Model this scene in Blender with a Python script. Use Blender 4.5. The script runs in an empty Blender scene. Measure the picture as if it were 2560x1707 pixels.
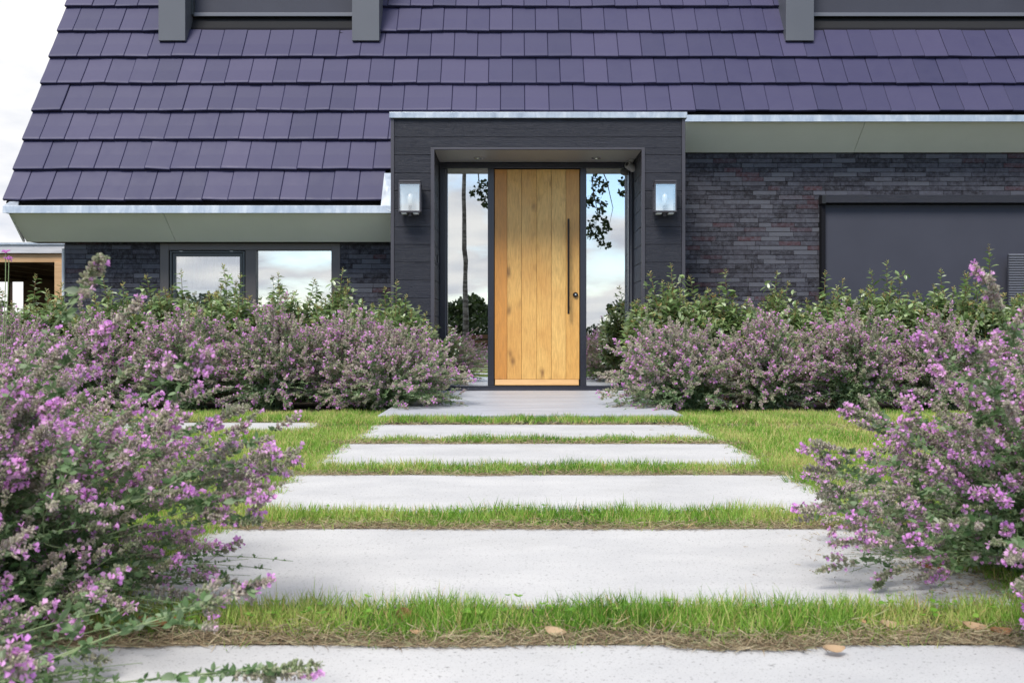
import bpy, math, random
import numpy as np
from mathutils import Vector
SC = bpy.context.scene
COL = SC.collection
rad = math.radians
# ------------------------------------------------------------------ camera, light, exposure
F = 2489.0; H0 = 0.66; CX = 1284.0; CY = 835.0
def X(px, D): return (px - CX) * D / F
def Z(py, D): return H0 + (CY - py) * D / F
def P(px, py, D): return (X(px, D), D, Z(py, D))
cd = bpy.data.cameras.new('camera'); cam = bpy.data.objects.new('camera', cd); COL.objects.link(cam)
cam.location = (0, 0, H0); cam.rotation_euler = (rad(90), 0, 0)
cd.sensor_width = 36; cd.lens = 36 * F / 2560; cd.clip_end = 2000; cd.clip_start = 0.05
cd.shift_x = (1280 - CX) / 2560; cd.shift_y = -(853.5 - CY) / 2560
cd.dof.use_dof = True; cd.dof.focus_distance = 8.5; cd.dof.aperture_fstop = 9.5
SC.camera = cam
SUN_EL, SUN_AZ = 53, 205          # azimuth clockwise from +Y: behind the camera, to its left
SUN_STRENGTH = 3.0
sl = bpy.data.lights.new('sun', 'SUN'); sl.energy = SUN_STRENGTH; sl.angle = rad(22); sl.color = (1, .95, .87)
so = bpy.data.objects.new('sun', sl); COL.objects.link(so)
sd = Vector((math.sin(rad(SUN_AZ)) * math.cos(rad(SUN_EL)), math.cos(rad(SUN_AZ)) * math.cos(rad(SUN_EL)), math.sin(rad(SUN_EL))))
so.rotation_euler = sd.to_track_quat('Z', 'Y').to_euler()
W = bpy.data.worlds.new('World'); SC.world = W; W.use_nodes = True
def build_world():
    nt = W.node_tree; nt.nodes.clear(); N = nt.nodes.new; L = nt.links.new
    sky = N('ShaderNodeTexSky'); sky.sky_type = 'NISHITA'; sky.sun_disc = False
    sky.sun_elevation = rad(SUN_EL); sky.sun_rotation = rad(SUN_AZ); sky.dust_density = 0.3; sky.ozone_density = 3
    b1 = N('ShaderNodeBackground'); b1.inputs[1].default_value = 0.15; L(sky.outputs[0], b1.inputs[0])
    tc = N('ShaderNodeTexCoord'); sep = N('ShaderNodeSeparateXYZ'); L(tc.outputs['Generated'], sep.inputs[0])
    def mth(op, a, b=None, c=None):
        n = N('ShaderNodeMath'); n.operation = op
        for i, v in enumerate((a, b, c)):
            if v is None: continue
            if isinstance(v, (int, float)): n.inputs[i].default_value = v
            else: L(v, n.inputs[i])
        return n.outputs[0]
    zz = mth('ADD', mth('MAXIMUM', sep.outputs[2], 0.0), 0.22)
    cx = mth('DIVIDE', sep.outputs[0], zz); cy = mth('DIVIDE', sep.outputs[1], zz)
    cmb = N('ShaderNodeCombineXYZ'); L(cx, cmb.inputs[0]); L(cy, cmb.inputs[1])
    n1 = N('ShaderNodeTexNoise'); n1.inputs['Scale'].default_value = 1.9; n1.inputs['Detail'].default_value = 9; n1.inputs['Roughness'].default_value = .52
    L(cmb.outputs[0], n1.inputs['Vector'])
    # more cloud ahead of the camera (+Y), some blue behind it
    ahead = mth('MULTIPLY', sep.outputs[1], 0.17)
    low = mth('MULTIPLY', mth('MAXIMUM', mth('SUBTRACT', 0.28, sep.outputs[2]), 0.0), 0.8)
    f = mth('ADD', mth('ADD', n1.outputs[0], ahead), low)
    cr = N('ShaderNodeValToRGB'); cr.color_ramp.elements[0].position = .36; cr.color_ramp.elements[1].position = .55
    L(f, cr.inputs[0])
    n2 = N('ShaderNodeTexNoise'); n2.inputs['Scale'].default_value = 3.1; n2.inputs['Detail'].default_value = 7
    mp = N('ShaderNodeMapping'); mp.inputs['Location'].default_value = (3.3, 7.1, 0); L(cmb.outputs[0], mp.inputs[0]); L(mp.outputs[0], n2.inputs['Vector'])
    c2 = N('ShaderNodeValToRGB'); c2.color_ramp.elements[0].position = .34; c2.color_ramp.elements[1].position = .62
    c2.color_ramp.elements[0].color = (.66, .69, .76, 1); c2.color_ramp.elements[1].color = (1, .985, .96, 1)
    L(n2.outputs[0], c2.inputs[0])
    b2 = N('ShaderNodeBackground'); b2.inputs[1].default_value = 0.80; L(c2.outputs[0], b2.inputs[0])
    mx = N('ShaderNodeMixShader'); L(cr.outputs[0], mx.inputs[0]); L(b1.outputs[0], mx.inputs[1]); L(b2.outputs[0], mx.inputs[2])
    out = N('ShaderNodeOutputWorld'); L(mx.outputs[0], out.inputs[0])
build_world()
SC.view_settings.view_transform = 'Standard'; SC.view_settings.look = 'None'
SC.view_settings.exposure = 0.56; SC.view_settings.gamma = 1

# ------------------------------------------------------------------ helpers
def setp(o, label=None, cat=None, group=None, kind=None):
    if label: o['label'] = label
    if cat: o['category'] = cat
    if group: o['group'] = group
    if kind: o['kind'] = kind
    return o
def empty(name, loc, label, cat, group=None):
    o = bpy.data.objects.new(name, None); COL.objects.link(o); o.location = loc; o.empty_display_size = .1
    return setp(o, label, cat, group)
class MB:
    def __init__(s): s.v = []; s.f = []; s.r = []
    def poly(s, pts, r=0.5):
        n = len(s.v); s.v += [tuple(p) for p in pts]; s.f.append(tuple(range(n, n + len(pts)))); s.r.append(r)
    def box(s, x0, x1, y0, y1, z0, z1, r=0.5):
        n = len(s.v)
        s.v += [(x0,y0,z0),(x1,y0,z0),(x1,y1,z0),(x0,y1,z0),(x0,y0,z1),(x1,y0,z1),(x1,y1,z1),(x0,y1,z1)]
        for q in ((0,3,2,1),(4,5,6,7),(0,1,5,4),(1,2,6,5),(2,3,7,6),(3,0,4,7)):
            s.f.append(tuple(n + i for i in q)); s.r.append(r)
        return s
    def prism(s, prof, x0, x1, r=0.5):
        """profile of (y,z) points extruded along x"""
        n = len(s.v); k = len(prof)
        for x in (x0, x1): s.v += [(x, p[0], p[1]) for p in prof]
        for i in range(k):
            j = (i + 1) % k; s.f.append((n+i, n+j, n+k+j, n+k+i)); s.r.append(r)
        s.f.append(tuple(n + i for i in reversed(range(k)))); s.r.append(r)
        s.f.append(tuple(n + k + i for i in range(k))); s.r.append(r)
        return s
    def tube(s, pts, rads, k=8, r=0.5, cap=True):
        pts = [Vector(p) for p in pts]; rings = []
        if isinstance(rads, (int, float)): rads = [rads] * len(pts)
        up = Vector((0.13, .27, .95)).normalized()
        for i, p in enumerate(pts):
            d = (pts[min(i+1, len(pts)-1)] - pts[max(i-1, 0)]).normalized()
            a = d.cross(up if abs(d.dot(up)) < .95 else Vector((1, .1, 0))).normalized(); b = d.cross(a)
            n = len(s.v); rings.append(n)
            for q in range(k):
                t = 2 * math.pi * q / k
                s.v.append(tuple(p + (a * math.cos(t) + b * math.sin(t)) * rads[i]))
        for m in range(len(rings) - 1):
            for q in range(k):
                s.f.append((rings[m]+q, rings[m]+(q+1)%k, rings[m+1]+(q+1)%k, rings[m+1]+q)); s.r.append(r)
        if cap:
            s.f.append(tuple(rings[0] + q for q in reversed(range(k)))); s.r.append(r)
            s.f.append(tuple(rings[-1] + q for q in range(k))); s.r.append(r)
        return s
    def build(s, name, m, parent=None, bevel=0, smooth=False, loc=None):
        me = bpy.data.meshes.new(name); me.from_pydata(s.v, [], s.f); me.update()
        a = me.attributes.new('rnd', 'FLOAT', 'FACE'); a.data.foreach_set('value', s.r)
        me.materials.append(m)
        o = bpy.data.objects.new(name, me); COL.objects.link(o)
        if parent: o.parent = parent; o.matrix_parent_inverse.identity(); o.location = -Vector(parent_loc(parent))
        if bevel:
            b = o.modifiers.new('bevel', 'BEVEL'); b.width = bevel; b.segments = 2; b.limit_method = 'ANGLE'
        if smooth: me.polygons.foreach_set('use_smooth', [True] * len(me.polygons))
        return o
def build_each(s, name, m, parent, bevel=0):
    """every loose piece of the builder becomes an object of its own"""
    par = list(range(len(s.v)))
    def find(i):
        while par[i] != i: par[i] = par[par[i]]; i = par[i]
        return i
    for f in s.f:
        for i in f[1:]: par[find(i)] = find(f[0])
    comps = {}
    for f, r in zip(s.f, s.r): comps.setdefault(find(f[0]), []).append((f, r))
    out = []
    for fs in comps.values():
        q = MB(); mp = {}
        for f, r in fs:
            for i in f:
                if i not in mp: mp[i] = len(q.v); q.v.append(s.v[i])
            q.f.append(tuple(mp[i] for i in f)); q.r.append(r)
        out.append(q.build(name, m, parent, bevel))
    return out
def parent_loc(p):
    v = Vector((0, 0, 0))
    while p: v += p.location; p = p.parent
    return v
def bx(name, m, parent, *b, bevel=0.003):
    mb = MB(); mb.box(*b); return mb.build(name, m, parent, bevel)
def arr_mesh(name, V, Fc, m, rnd=None, smooth=False):
    V = np.asarray(V, np.float32); Fc = np.asarray(Fc, np.int32); k = Fc.shape[1]; nf = len(Fc)
    me = bpy.data.meshes.new(name); me.vertices.add(len(V)); me.vertices.foreach_set('co', V.ravel())
    me.loops.add(nf * k); me.loops.foreach_set('vertex_index', Fc.ravel())
    me.polygons.add(nf); me.polygons.foreach_set('loop_start', np.arange(0, nf*k, k, dtype=np.int32))
    try: me.polygons.foreach_set('loop_total', np.full(nf, k, np.int32))
    except Exception: pass
    if smooth: me.polygons.foreach_set('use_smooth', np.ones(nf, bool))
    me.update(calc_edges=True)
    if rnd is not None:
        a = me.attributes.new('rnd', 'FLOAT', 'POINT'); a.data.foreach_set('value', np.asarray(rnd, np.float32))
    me.materials.append(m); return me
def link(name, me, parent=None, loc=(0, 0, 0)):
    o = bpy.data.objects.new(name, me); COL.objects.link(o); o.location = loc
    if parent: o.parent = parent
    return o
def nrm(a): return a / (np.linalg.norm(a, axis=-1, keepdims=True) + 1e-9)
def frames(d, roll):
    d = nrm(d); ref = np.where(np.abs(d[:, 2:3]) > .9, np.array([[1., 0, 0]]), np.array([[0, 0, 1.]]))
    a = nrm(np.cross(ref, d)); b = np.cross(d, a)
    c, s = np.cos(roll)[:, None], np.sin(roll)[:, None]
    return np.stack([a*c + b*s, -a*s + b*c, d], axis=2)
def inst(T, R, Pn, S, rnd):
    tv, tf = T; tv = np.asarray(tv, float); tf = np.asarray(tf); n = len(Pn); S = np.asarray(S)
    if S.ndim == 1: S = S[:, None].repeat(3, 1)
    v = np.einsum('nij,nkj->nki', R, tv[None] * S[:, None, :]) + Pn[:, None, :]
    f = tf[None] + (np.arange(n) * len(tv))[:, None, None]
    return v.reshape(-1, 3), f.reshape(-1, tf.shape[1]), np.repeat(rnd, len(tv))
# leaf shaped templates: length along +Z, unit long, width along X, fold in Y
T_LEAF = ([(0,0,0),(-.5,.12,.35),(0,0,.4),(.5,.12,.35),(-.42,.08,.68),(0,-.04,.72),(.42,.08,.68),(0,-.12,1)],
          [(0,2,1,1),(0,3,2,2),(1,2,5,4),(2,3,6,5),(4,5,7,7),(5,6,7,7)])
def tri(T): # degenerate quads -> triangles everywhere
    fs = []
    for q in T[1]:
        q = list(dict.fromkeys(q))
        if len(q) == 3: fs.append(q)
        else: fs += [[q[0], q[1], q[2]], [q[0], q[2], q[3]]]
    return (T[0], fs)
T_LEAF = tri(T_LEAF)
T_SLEAF = tri(([(0,0,0),(-.5,.1,.45),(.5,.1,.45),(0,-.06,.5),(0,-.1,1)], [(0,3,1,1),(0,2,3,3),(1,3,4,4),(3,2,4,4)]))
def cone(k, r0, r1, r2, h1=.5):
    v = []; f = []
    for z, r in ((0, r0), (h1, r1), (1, r2)):
        v += [(r*math.cos(2*math.pi*i/k), r*math.sin(2*math.pi*i/k), z) for i in range(k)]
    for m in range(2):
        for i in range(k):
            f.append((m*k+i, m*k+(i+1)%k, (m+1)*k+(i+1)%k, (m+1)*k+i))
    return tri((v, f))
T_CAL = cone(4, .10, .26, .20)
_fv = [(0,0,0),(-.12,0,.5),(.12,0,.5),(0,.12,.5),(0,-.12,.5),
       (-.38,.30,1.0),(0,.48,1.05),(.38,.30,1.0),(-.5,-.30,.95),(0,-.62,1.1),(.5,-.30,.95)]
T_FLO = (_fv, [(0,1,3),(0,3,2),(0,2,4),(0,4,1),(3,5,6),(3,6,7),(1,5,3),(2,3,7),(4,8,9),(4,9,10),(1,8,4),(2,4,10)])
T_QUAD = tri(([(-.5,0,0),(.5,0,0),(.5,.15,1),(-.5,.15,1)], [(0,1,2,3)]))
T_X = tri(([(-.45,0,0),(.45,0,0),(.3,0,1),(-.3,0,1),(0,-.45,0),(0,.45,0),(0,.3,1),(0,-.3,1)], [(0,1,2,3),(4,5,6,7)]))
T_BLADE = tri(([(-.5,0,0),(.5,0,0),(-.42,.10,.4),(.42,.10,.4),(-.25,.32,.75),(.25,.32,.75),(0,.6,1)],
              [(0,1,3,2),(2,3,5,4),(4,5,6,6)]))

# ------------------------------------------------------------------ materials
def srgb(r, g, b):
    f = lambda c: ((c/255+.055)/1.055)**2.4 if c/255 > .04045 else c/255/12.92
    return (f(r), f(g), f(b), 1)
class Mat:
    def __init__(s, name, rough=.6, metal=0, spec=.5, coat=0):
        s.m = bpy.data.materials.new(name); s.m.use_nodes = True; s.nt = s.m.node_tree
        s.b = s.nt.nodes['Principled BSDF']; s.b.inputs['Roughness'].default_value = rough
        s.b.inputs['Metallic'].default_value = metal; s.b.inputs['Specular IOR Level'].default_value = spec
        s.b.inputs['Coat Weight'].default_value = coat; s.tc = s.nt.nodes.new('ShaderNodeTexCoord')
    def N(s, t): return s.nt.nodes.new(t)
    def L(s, a, b): s.nt.links.new(a, b)
    def noise(s, scale, detail=4, stretch=(1,1,1), rough=.55, off=(0,0,0), dist=0):
        mp = s.N('ShaderNodeMapping'); mp.inputs['Scale'].default_value = stretch; mp.inputs['Location'].default_value = off
        s.L(s.tc.outputs['Object'], mp.inputs[0]); n = s.N('ShaderNodeTexNoise')
        n.inputs['Scale'].default_value = scale; n.inputs['Detail'].default_value = detail; n.inputs['Roughness'].default_value = rough
        n.inputs['Distortion'].default_value = dist
        s.L(mp.outputs[0], n.inputs['Vector']); return n.outputs[0]
    def attr(s, name='rnd'):
        a = s.N('ShaderNodeAttribute'); a.attribute_name = name; return a.outputs['Fac']
    def ramp(s, fac, stops, interp='LINEAR'):
        r = s.N('ShaderNodeValToRGB'); cr = r.color_ramp; cr.interpolation = interp
        while len(cr.elements) < len(stops): cr.elements.new(.5)
        for e, (p, c) in zip(cr.elements, stops):
            e.position = p; e.color = c if len(c) == 4 else (*c, 1)
        s.L(fac, r.inputs[0]); return r.outputs[0]
    def mix(s, fac, a, b, mode='MIX'):
        n = s.N('ShaderNodeMix'); n.data_type = 'RGBA'; n.blend_type = mode
        for i, v in ((0, fac), (6, a), (7, b)):
            if isinstance(v, (int, float)): n.inputs[i].default_value = v
            elif isinstance(v, tuple): n.inputs[i].default_value = v
            else: s.L(v, n.inputs[i])
        return n.outputs[2]
    def math(s, op, a, b=0):
        n = s.N('ShaderNodeMath'); n.operation = op
        for i, v in ((0, a), (1, b)):
            if isinstance(v, (int, float)): n.inputs[i].default_value = v
            else: s.L(v, n.inputs[i])
        return n.outputs[0]
    def col(s, c):
        if isinstance(c, tuple): s.b.inputs['Base Color'].default_value = c
        else: s.L(c, s.b.inputs['Base Color'])
        return s
    def bump(s, h, strength=.3, dist=.01):
        b = s.N('ShaderNodeBump'); b.inputs['Strength'].default_value = strength; b.inputs['Distance'].default_value = dist
        s.L(h, b.inputs['Height']); s.L(b.outputs[0], s.b.inputs['Normal']); return s
    def translucent(s, c, fac):
        t = s.N('ShaderNodeBsdfTranslucent'); s.L(c, t.inputs[0]) if not isinstance(c, tuple) else setattr(t.inputs[0], 'default_value', c)
        mx = s.N('ShaderNodeMixShader'); mx.inputs[0].default_value = fac
        s.L(s.b.outputs[0], mx.inputs[1]); s.L(t.outputs[0], mx.inputs[2]); s.L(mx.outputs[0], s.nt.nodes['Material Output'].inputs[0]); return s
M = {}
def mk(key, **k): M[key] = Mat(key, **k); return M[key]
m = mk('tile', rough=.5, spec=.30)
c = m.ramp(m.attr(), [(0, (.034,.033,.078)), (.5, (.043,.040,.091)), (1, (.056,.050,.106))])
n = m.noise(7, 5); c = m.mix(m.math('MULTIPLY', n, .3), c, (.060,.056,.105,1))
sp = m.noise(110, 2); spk = m.ramp(sp, [(.78, (0,0,0)), (.82, (1,1,1))]); c = m.mix(m.math('MULTIPLY', spk, .5), c, (.45,.45,.45,1))
m.col(c).bump(m.noise(160, 3), .12, .002); m.L(m.ramp(n, [(.3, (.44,)*3), (.7, (.58,)*3)]), m.b.inputs['Roughness'])
m = mk('underlay', rough=.9); m.col((.008,.008,.01,1))
m = mk('brick', rough=.8, spec=.35)
c = m.ramp(m.attr(), [(0, (.016,.014,.018)), (.3, (.030,.028,.037)), (.6, (.055,.053,.067)), (.84, (.105,.107,.125)), (.87, (.042,.023,.030)), (1, (.066,.030,.036))])
n = m.noise(26, 6, rough=.7); c = m.mix(m.ramp(n, [(.42, (0,0,0)), (.68, (.7,)*3)]), c, (.105,.11,.135,1))
n2 = m.noise(55, 5, (1,1,2.5), .7); m.col(c).bump(n2, .9, .008)
m = mk('mortar', rough=.95); m.col((.008,.008,.010,1))
m = mk('fascia', rough=.5, spec=.4); n = m.noise(2.5, 3); m.col(m.ramp(n, [(.3, (.78,.80,.74)), (.7, (.82,.84,.78))]))
m = mk('zinc', rough=.42, metal=.55)
n = m.noise(9, 7, (1,1,.35), .72, dist=.6); c = m.ramp(n, [(.3, (.34,.38,.43)), (.5, (.43,.475,.53)), (.72, (.58,.62,.66))]); m.col(c)
m.L(m.ramp(n, [(.3, (.32,)*3), (.7, (.6,)*3)]), m.b.inputs['Roughness'])
m = mk('cladding', rough=.55, spec=.45)
n = m.noise(5, 8, (.55, .55, 16), .62, dist=1.4); g = m.ramp(n, [(.34, (0,0,0)), (.46, (1,1,1)), (.54, (.3,)*3), (.64, (1,1,1))])
c = m.ramp(m.attr(), [(0, (.009,.011,.021)), (1, (.015,.017,.030))]); c = m.mix(m.math('MULTIPLY', g, .35), c, (.008,.009,.014,1)); m.col(c).bump(g, .6, .004)
m = mk('trim', rough=.45); m.col((.052,.049,.060,1))
m = mk('soffit', rough=.5); m.col((.32,.31,.30,1))
m = mk('frame_navy', rough=.22, spec=.8, metal=.35); m.col((.030,.032,.046,1)).bump(m.noise(240, 2), .05, .001)
m = mk('frame_brown', rough=.45); m.col((.095,.083,.080,1)).bump(m.noise(20, 4, (.3,1,9)), .08, .002)
m = mk('frame_grey', rough=.4); m.col((.045,.052,.055,1))
m = mk('black', rough=.5); m.col((.008,.008,.009,1))
m = mk('post_grey', rough=.5); m.col(m.ramp(m.noise(1.2, 2), [(.3, (.085,.09,.105)), (.7, (.10,.105,.12))]))
m = mk('screen', rough=.75)
wv = m.noise(420, 1, (1,1,1)); n = m.noise(1.6, 3); m.col(m.ramp(n, [(.3, (.034,.036,.052)), (.7, (.042,.044,.062))])).bump(wv, .2, .001)
m = mk('lead', rough=.85, spec=.2); m.col((.006,.006,.009,1))
def oak():
    m = mk('oak', rough=.42, spec=.45, coat=.12)
    a = m.attr(); mp = m.N('ShaderNodeMapping'); m.L(m.tc.outputs['Object'], mp.inputs[0])
    cb = m.N('ShaderNodeCombineXYZ'); m.L(m.math('MULTIPLY', a, 11.3), cb.inputs[0]); m.L(m.math('MULTIPLY', a, 37.7), cb.inputs[2]); m.L(cb.outputs[0], mp.inputs['Location'])
    st = m.N('ShaderNodeVectorMath'); st.operation = 'MULTIPLY'; st.inputs[1].default_value = (9, 2, .9); m.L(mp.outputs[0], st.inputs[0])
    def nz(scale, det, dist, vec, rough=.6):
        n = m.N('ShaderNodeTexNoise'); n.inputs['Scale'].default_value = scale; n.inputs['Detail'].default_value = det
        n.inputs['Distortion'].default_value = dist; n.inputs['Roughness'].default_value = rough; m.L(vec, n.inputs['Vector']); return n.outputs[0]
    g1 = nz(1.0, 3, .8, st.outputs[0]); 
    w = m.math('FRACT', m.math('MULTIPLY', g1, 9.0))
    fine = nz(9, 6, .3, st.outputs[0], .7)
    base = m.ramp(a, [(0, srgb(206,140,66)), (.35, srgb(224,174,98)), (.7, srgb(236,192,114)), (1, srgb(222,170,92))])
    c = m.mix(m.math('MULTIPLY', m.ramp(w, [(0, (.7,)*3), (.25, (.1,)*3), (.8, (0,0,0)), (1, (.7,)*3)]), .30), base, srgb(150,102,52))
    c = m.mix(m.math('MULTIPLY', m.ramp(fine, [(.42, (0,0,0)), (.7, (1,1,1))]), .45), c, srgb(150,105,58))
    big = nz(1.3, 3, .4, mp.outputs[0]); c = m.mix(m.ramp(big, [(.40, (0,0,0)), (.75, (.55,)*3)]), c, srgb(196,132,62))
    vo = m.N('ShaderNodeTexVoronoi'); vo.inputs['Scale'].default_value = 1.0
    s2 = m.N('ShaderNodeVectorMath'); s2.operation = 'MULTIPLY'; s2.inputs[1].default_value = (6.5, 0.2, 3.0); m.L(mp.outputs[0], s2.inputs[0])
    wob = m.N('ShaderNodeVectorMath'); wob.operation = 'ADD'; m.L(s2.outputs[0], wob.inputs[0])
    nn = m.N('ShaderNodeTexNoise'); nn.inputs['Scale'].default_value = 9; m.L(mp.outputs[0], nn.inputs['Vector'])
    sc = m.N('ShaderNodeVectorMath'); sc.operation = 'SCALE'; sc.inputs[3].default_value = .28; m.L(nn.outputs[1], sc.inputs[0]); m.L(sc.outputs[0], wob.inputs[1])
    m.L(wob.outputs[0], vo.inputs['Vector'])
    kn = m.ramp(vo.outputs['Distance'], [(.02, (1,1,1)), (.10, (.75,)*3), (.2, (.25,)*3), (.30, (0,0,0))])
    sel = m.N('ShaderNodeSeparateColor'); m.L(vo.outputs['Color'], sel.inputs[0])
    pick = m.ramp(sel.outputs[0], [(.40, (0,0,0)), (.46, (1,1,1))])
    c = m.mix(m.math('MULTIPLY', m.math('MULTIPLY', kn, pick), .8), c, srgb(98,62,38))
    m.col(c).bump(m.math('ADD', fine, m.math('MULTIPLY', w, .3)), .12, .002)
oak()
m = mk('oak_rail', rough=.45); n = m.noise(8, 6, (.6,1,9), .65); m.col(m.ramp(n, [(.3, srgb(176,130,70)), (.7, srgb(200,156,92))]))
m = mk('steel_dark', rough=.35, metal=.6); m.col((.018,.014,.013,1))
m = mk('chrome', rough=.2, metal=1); m.col((.7,.7,.72,1))
def glass(key, refl, tint=(.5,.55,.55,1), wob=.0):
    m = mk(key); g = m.N('ShaderNodeBsdfGlossy'); g.inputs['Roughness'].default_value = 0.0; g.inputs[0].default_value = (.97,.985,1,1)
    t = m.N('ShaderNodeBsdfTransparent'); t.inputs[0].default_value = tint
    mx = m.N('ShaderNodeMixShader'); mx.inputs[0].default_value = refl
    if wob:
        b = m.N('ShaderNodeBump'); b.inputs['Strength'].default_value = wob; b.inputs['Distance'].default_value = .01
        m.L(m.noise(1.3, 1), b.inputs['Height']); m.L(b.outputs[0], g.inputs['Normal'])
    m.L(t.outputs[0], mx.inputs[1]); m.L(g.outputs[0], mx.inputs[2]); m.L(mx.outputs[0], m.nt.nodes['Material Output'].inputs[0])
glass('glass', .66, wob=.05); glass('glass_clear', .5, (.95,.97,.97,1)); glass('lamp_glass', .26, (.97,.98,.98,1))

m = mk('plaster', rough=.9); m.col((.30,.29,.28,1))
m = mk('dark_room', rough=.9); m.col((.03,.03,.032,1))
m = mk('curtain', rough=.9); n = m.noise(3, 2, (9,1,.2)); m.col(m.ramp(n, [(.3, (.35,.37,.36)), (.7, (.62,.65,.63))]))
m = mk('lamp_white', rough=.5); m.col((.8,.8,.78,1))
m = mk('bulb', rough=.12, spec=.8); m.col((.85,.82,.75,1))
m = mk('concrete', rough=.75, spec=.3)
n = m.noise(2.2, 6, (1,1.6,1), .6); c = m.ramp(n, [(.28, (.42,.42,.425)), (.72, (.545,.54,.535))])
for sc_, lo, hi, st, amt, off in ((95, .64, .67, (1,1,1), .7, (0,0,0)), (210, .62, .67, (1,1,1), .6, (5,3,1)), (40, .70, .72, (1,1,1), .6, (9,1,2))):
    s_ = m.noise(sc_, 2.5, st, .5, off); k_ = m.ramp(s_, [(lo, (0,0,0)), (hi, (1,1,1))]); c = m.mix(m.math('MULTIPLY', k_, amt), c, (.15,.145,.14,1))
fn = m.noise(300, 2); c = m.mix(m.math('MULTIPLY', fn, .25), c, (.45,.45,.46,1))
st_ = m.noise(1.1, 5, (1,1,1), .6, (2,7,0)); c = m.mix(m.ramp(st_, [(.58, (0,0,0)), (.75, (.35,)*3)]), c, (.33,.325,.30,1))
m.col(c).bump(m.noise(90, 4), .25, .003)
m = mk('terrace', rough=.5, spec=.5)
n = m.noise(3, 7, (.5,2.5,1), .65); m.col(m.ramp(n, [(.3, (.34,.35,.385)), (.7, (.46,.47,.50))])).bump(m.noise(200, 3, (1,2,1)), .12, .002)
m = mk('soil', rough=.95); n = m.noise(22, 7, rough=.7); m.col(m.ramp(n, [(.3, (.018,.013,.010)), (.55, (.05,.038,.028)), (.75, (.11,.085,.06))])).bump(n, .8, .02)
m = mk('ground', rough=.95); n = m.noise(30, 6, rough=.7); n3 = m.noise(.6, 3)
c = m.ramp(n, [(.3, (.030,.040,.014)), (.6, (.075,.080,.032)), (.8, (.13,.11,.06))]); m.col(c).bump(n, .6, .02)
def leafmat(key, stops, tr=.3, rough=.55, spec=.4):
    m = mk(key, rough=rough, spec=spec); c = m.ramp(m.attr(), stops); m.col(c).translucent(c, tr); return m
leafmat('grass', [(0, (.085,.215,.020)), (.35, (.19,.38,.040)), (.6, (.31,.49,.080)), (.80, (.52,.57,.17)), (.92, (.62,.52,.24)), (1, (.62,.38,.18))], .35)
leafmat('straw', [(0, (.16,.11,.065)), (.5, (.33,.25,.15)), (.8, (.48,.40,.26)), (1, (.22,.26,.12))], .15, .8)
leafmat('mint_leaf', [(0, (.08,.17,.05)), (.5, (.21,.31,.15)), (.8, (.34,.42,.26)), (1, (.50,.55,.40))], .4, .7)
leafmat('mint_stem', [(0, (.16,.24,.10)), (1, (.30,.36,.18))], .05, .6)
leafmat('calyx', [(0, (.34,.40,.22)), (.35, (.50,.48,.36)), (.7, (.60,.50,.48)), (1, (.66,.66,.48))], .4, .8, .2)
leafmat('petal', [(0, (.74,.32,.78)), (.5, (.88,.44,.85)), (1, (.93,.58,.86))], .45, .6, .2)
leafmat('shrub_leaf', [(0, (.08,.15,.045)), (.4, (.19,.29,.10)), (.75, (.33,.42,.19)), (1, (.54,.60,.42))], .25, .32, .6)
leafmat('young_leaf', [(0, (.38,.32,.12)), (.5, (.30,.38,.13)), (1, (.40,.25,.10))], .3, .4)
leafmat('shrub_stem', [(0, (.12,.07,.03)), (1, (.26,.15,.06))], .0, .6)
leafmat('tree_leaf', [(0, (.015,.032,.010)), (.6, (.035,.062,.018)), (1, (.06,.095,.03))], .3)
leafmat('fallen', [(0, (.30,.13,.05)), (.5, (.42,.24,.12)), (1, (.50,.36,.22))], .2, .7)
m = mk('bark', rough=.85); n = m.noise(9, 5, (3,3,.6)); m.col(m.ramp(n, [(.35, (.05,.042,.035)), (.7, (.14,.12,.10))])).bump(n, .6, .02)
m = mk('birch_bark', rough=.7); n = m.noise(5, 4, (1,1,3)); m.col(m.ramp(n, [(.38, (.05,.045,.04)), (.5, (.16,.155,.15)), (.7, (.3,.3,.29))]))
m = mk('wood_new', rough=.65); n = m.noise(6, 6, (.4,1,8), .6); m.col(m.ramp(n, [(.3, (.42,.24,.11)), (.7, (.62,.41,.22))]))
m = mk('wood_grey', rough=.8); n = m.noise(6, 6, (.4,1,8), .6); m.col(m.ramp(n, [(.3, (.42,.42,.44)), (.7, (.62,.62,.64))]))
m = mk('wood_brown', rough=.7); n = m.noise(4, 5, (.4,1,6)); m.col(m.ramp(n, [(.3, (.07,.035,.016)), (.7, (.16,.085,.04))]))
m = mk('white_paint', rough=.4); m.col((.75,.76,.77,1))
m = mk('rib_grey', rough=.5); m.col((.13,.135,.16,1))
MAT = {k: v.m for k, v in M.items()}

# ------------------------------------------------------------------ ground, terrace, slabs
rng = np.random.default_rng(7); random.seed(7)
def struct(name, mb, m, bevel=0):
    o = mb.build(name, MAT[m], None, bevel); o['kind'] = 'structure'; return o
mb = MB(); mb.poly([(-300,-300,-.045),(300,-300,-.045),(300,500,-.045),(-300,500,-.045)]); struct('ground', mb, 'ground')
mb = MB(); mb.box(-9, -1.09, 8.25, 10.88, -.12, -.012); struct('garden_bed', mb, 'soil')
mb = MB(); mb.box(1.34, 9, 8.25, 11.38, -.12, -.012); struct('garden_bed', mb, 'soil')
mb = MB()
ys = [7.62, 8.22, 8.82, 9.42, 10.02, 10.6, 10.98]
for a, b in zip(ys[:-1], ys[1:]): mb.box(-1.04, 1.30, a, b - .014, -.06, .04)
struct('terrace', mb, 'terrace', .004)
SL = [(-1.03,1.30,1.17,2.12),(-1.03,1.30,2.44,3.38),(-1.03,1.30,3.73,4.67),(-1.02,1.30,5.02,6.00),(-1.02,1.30,6.36,7.26)]
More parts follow.
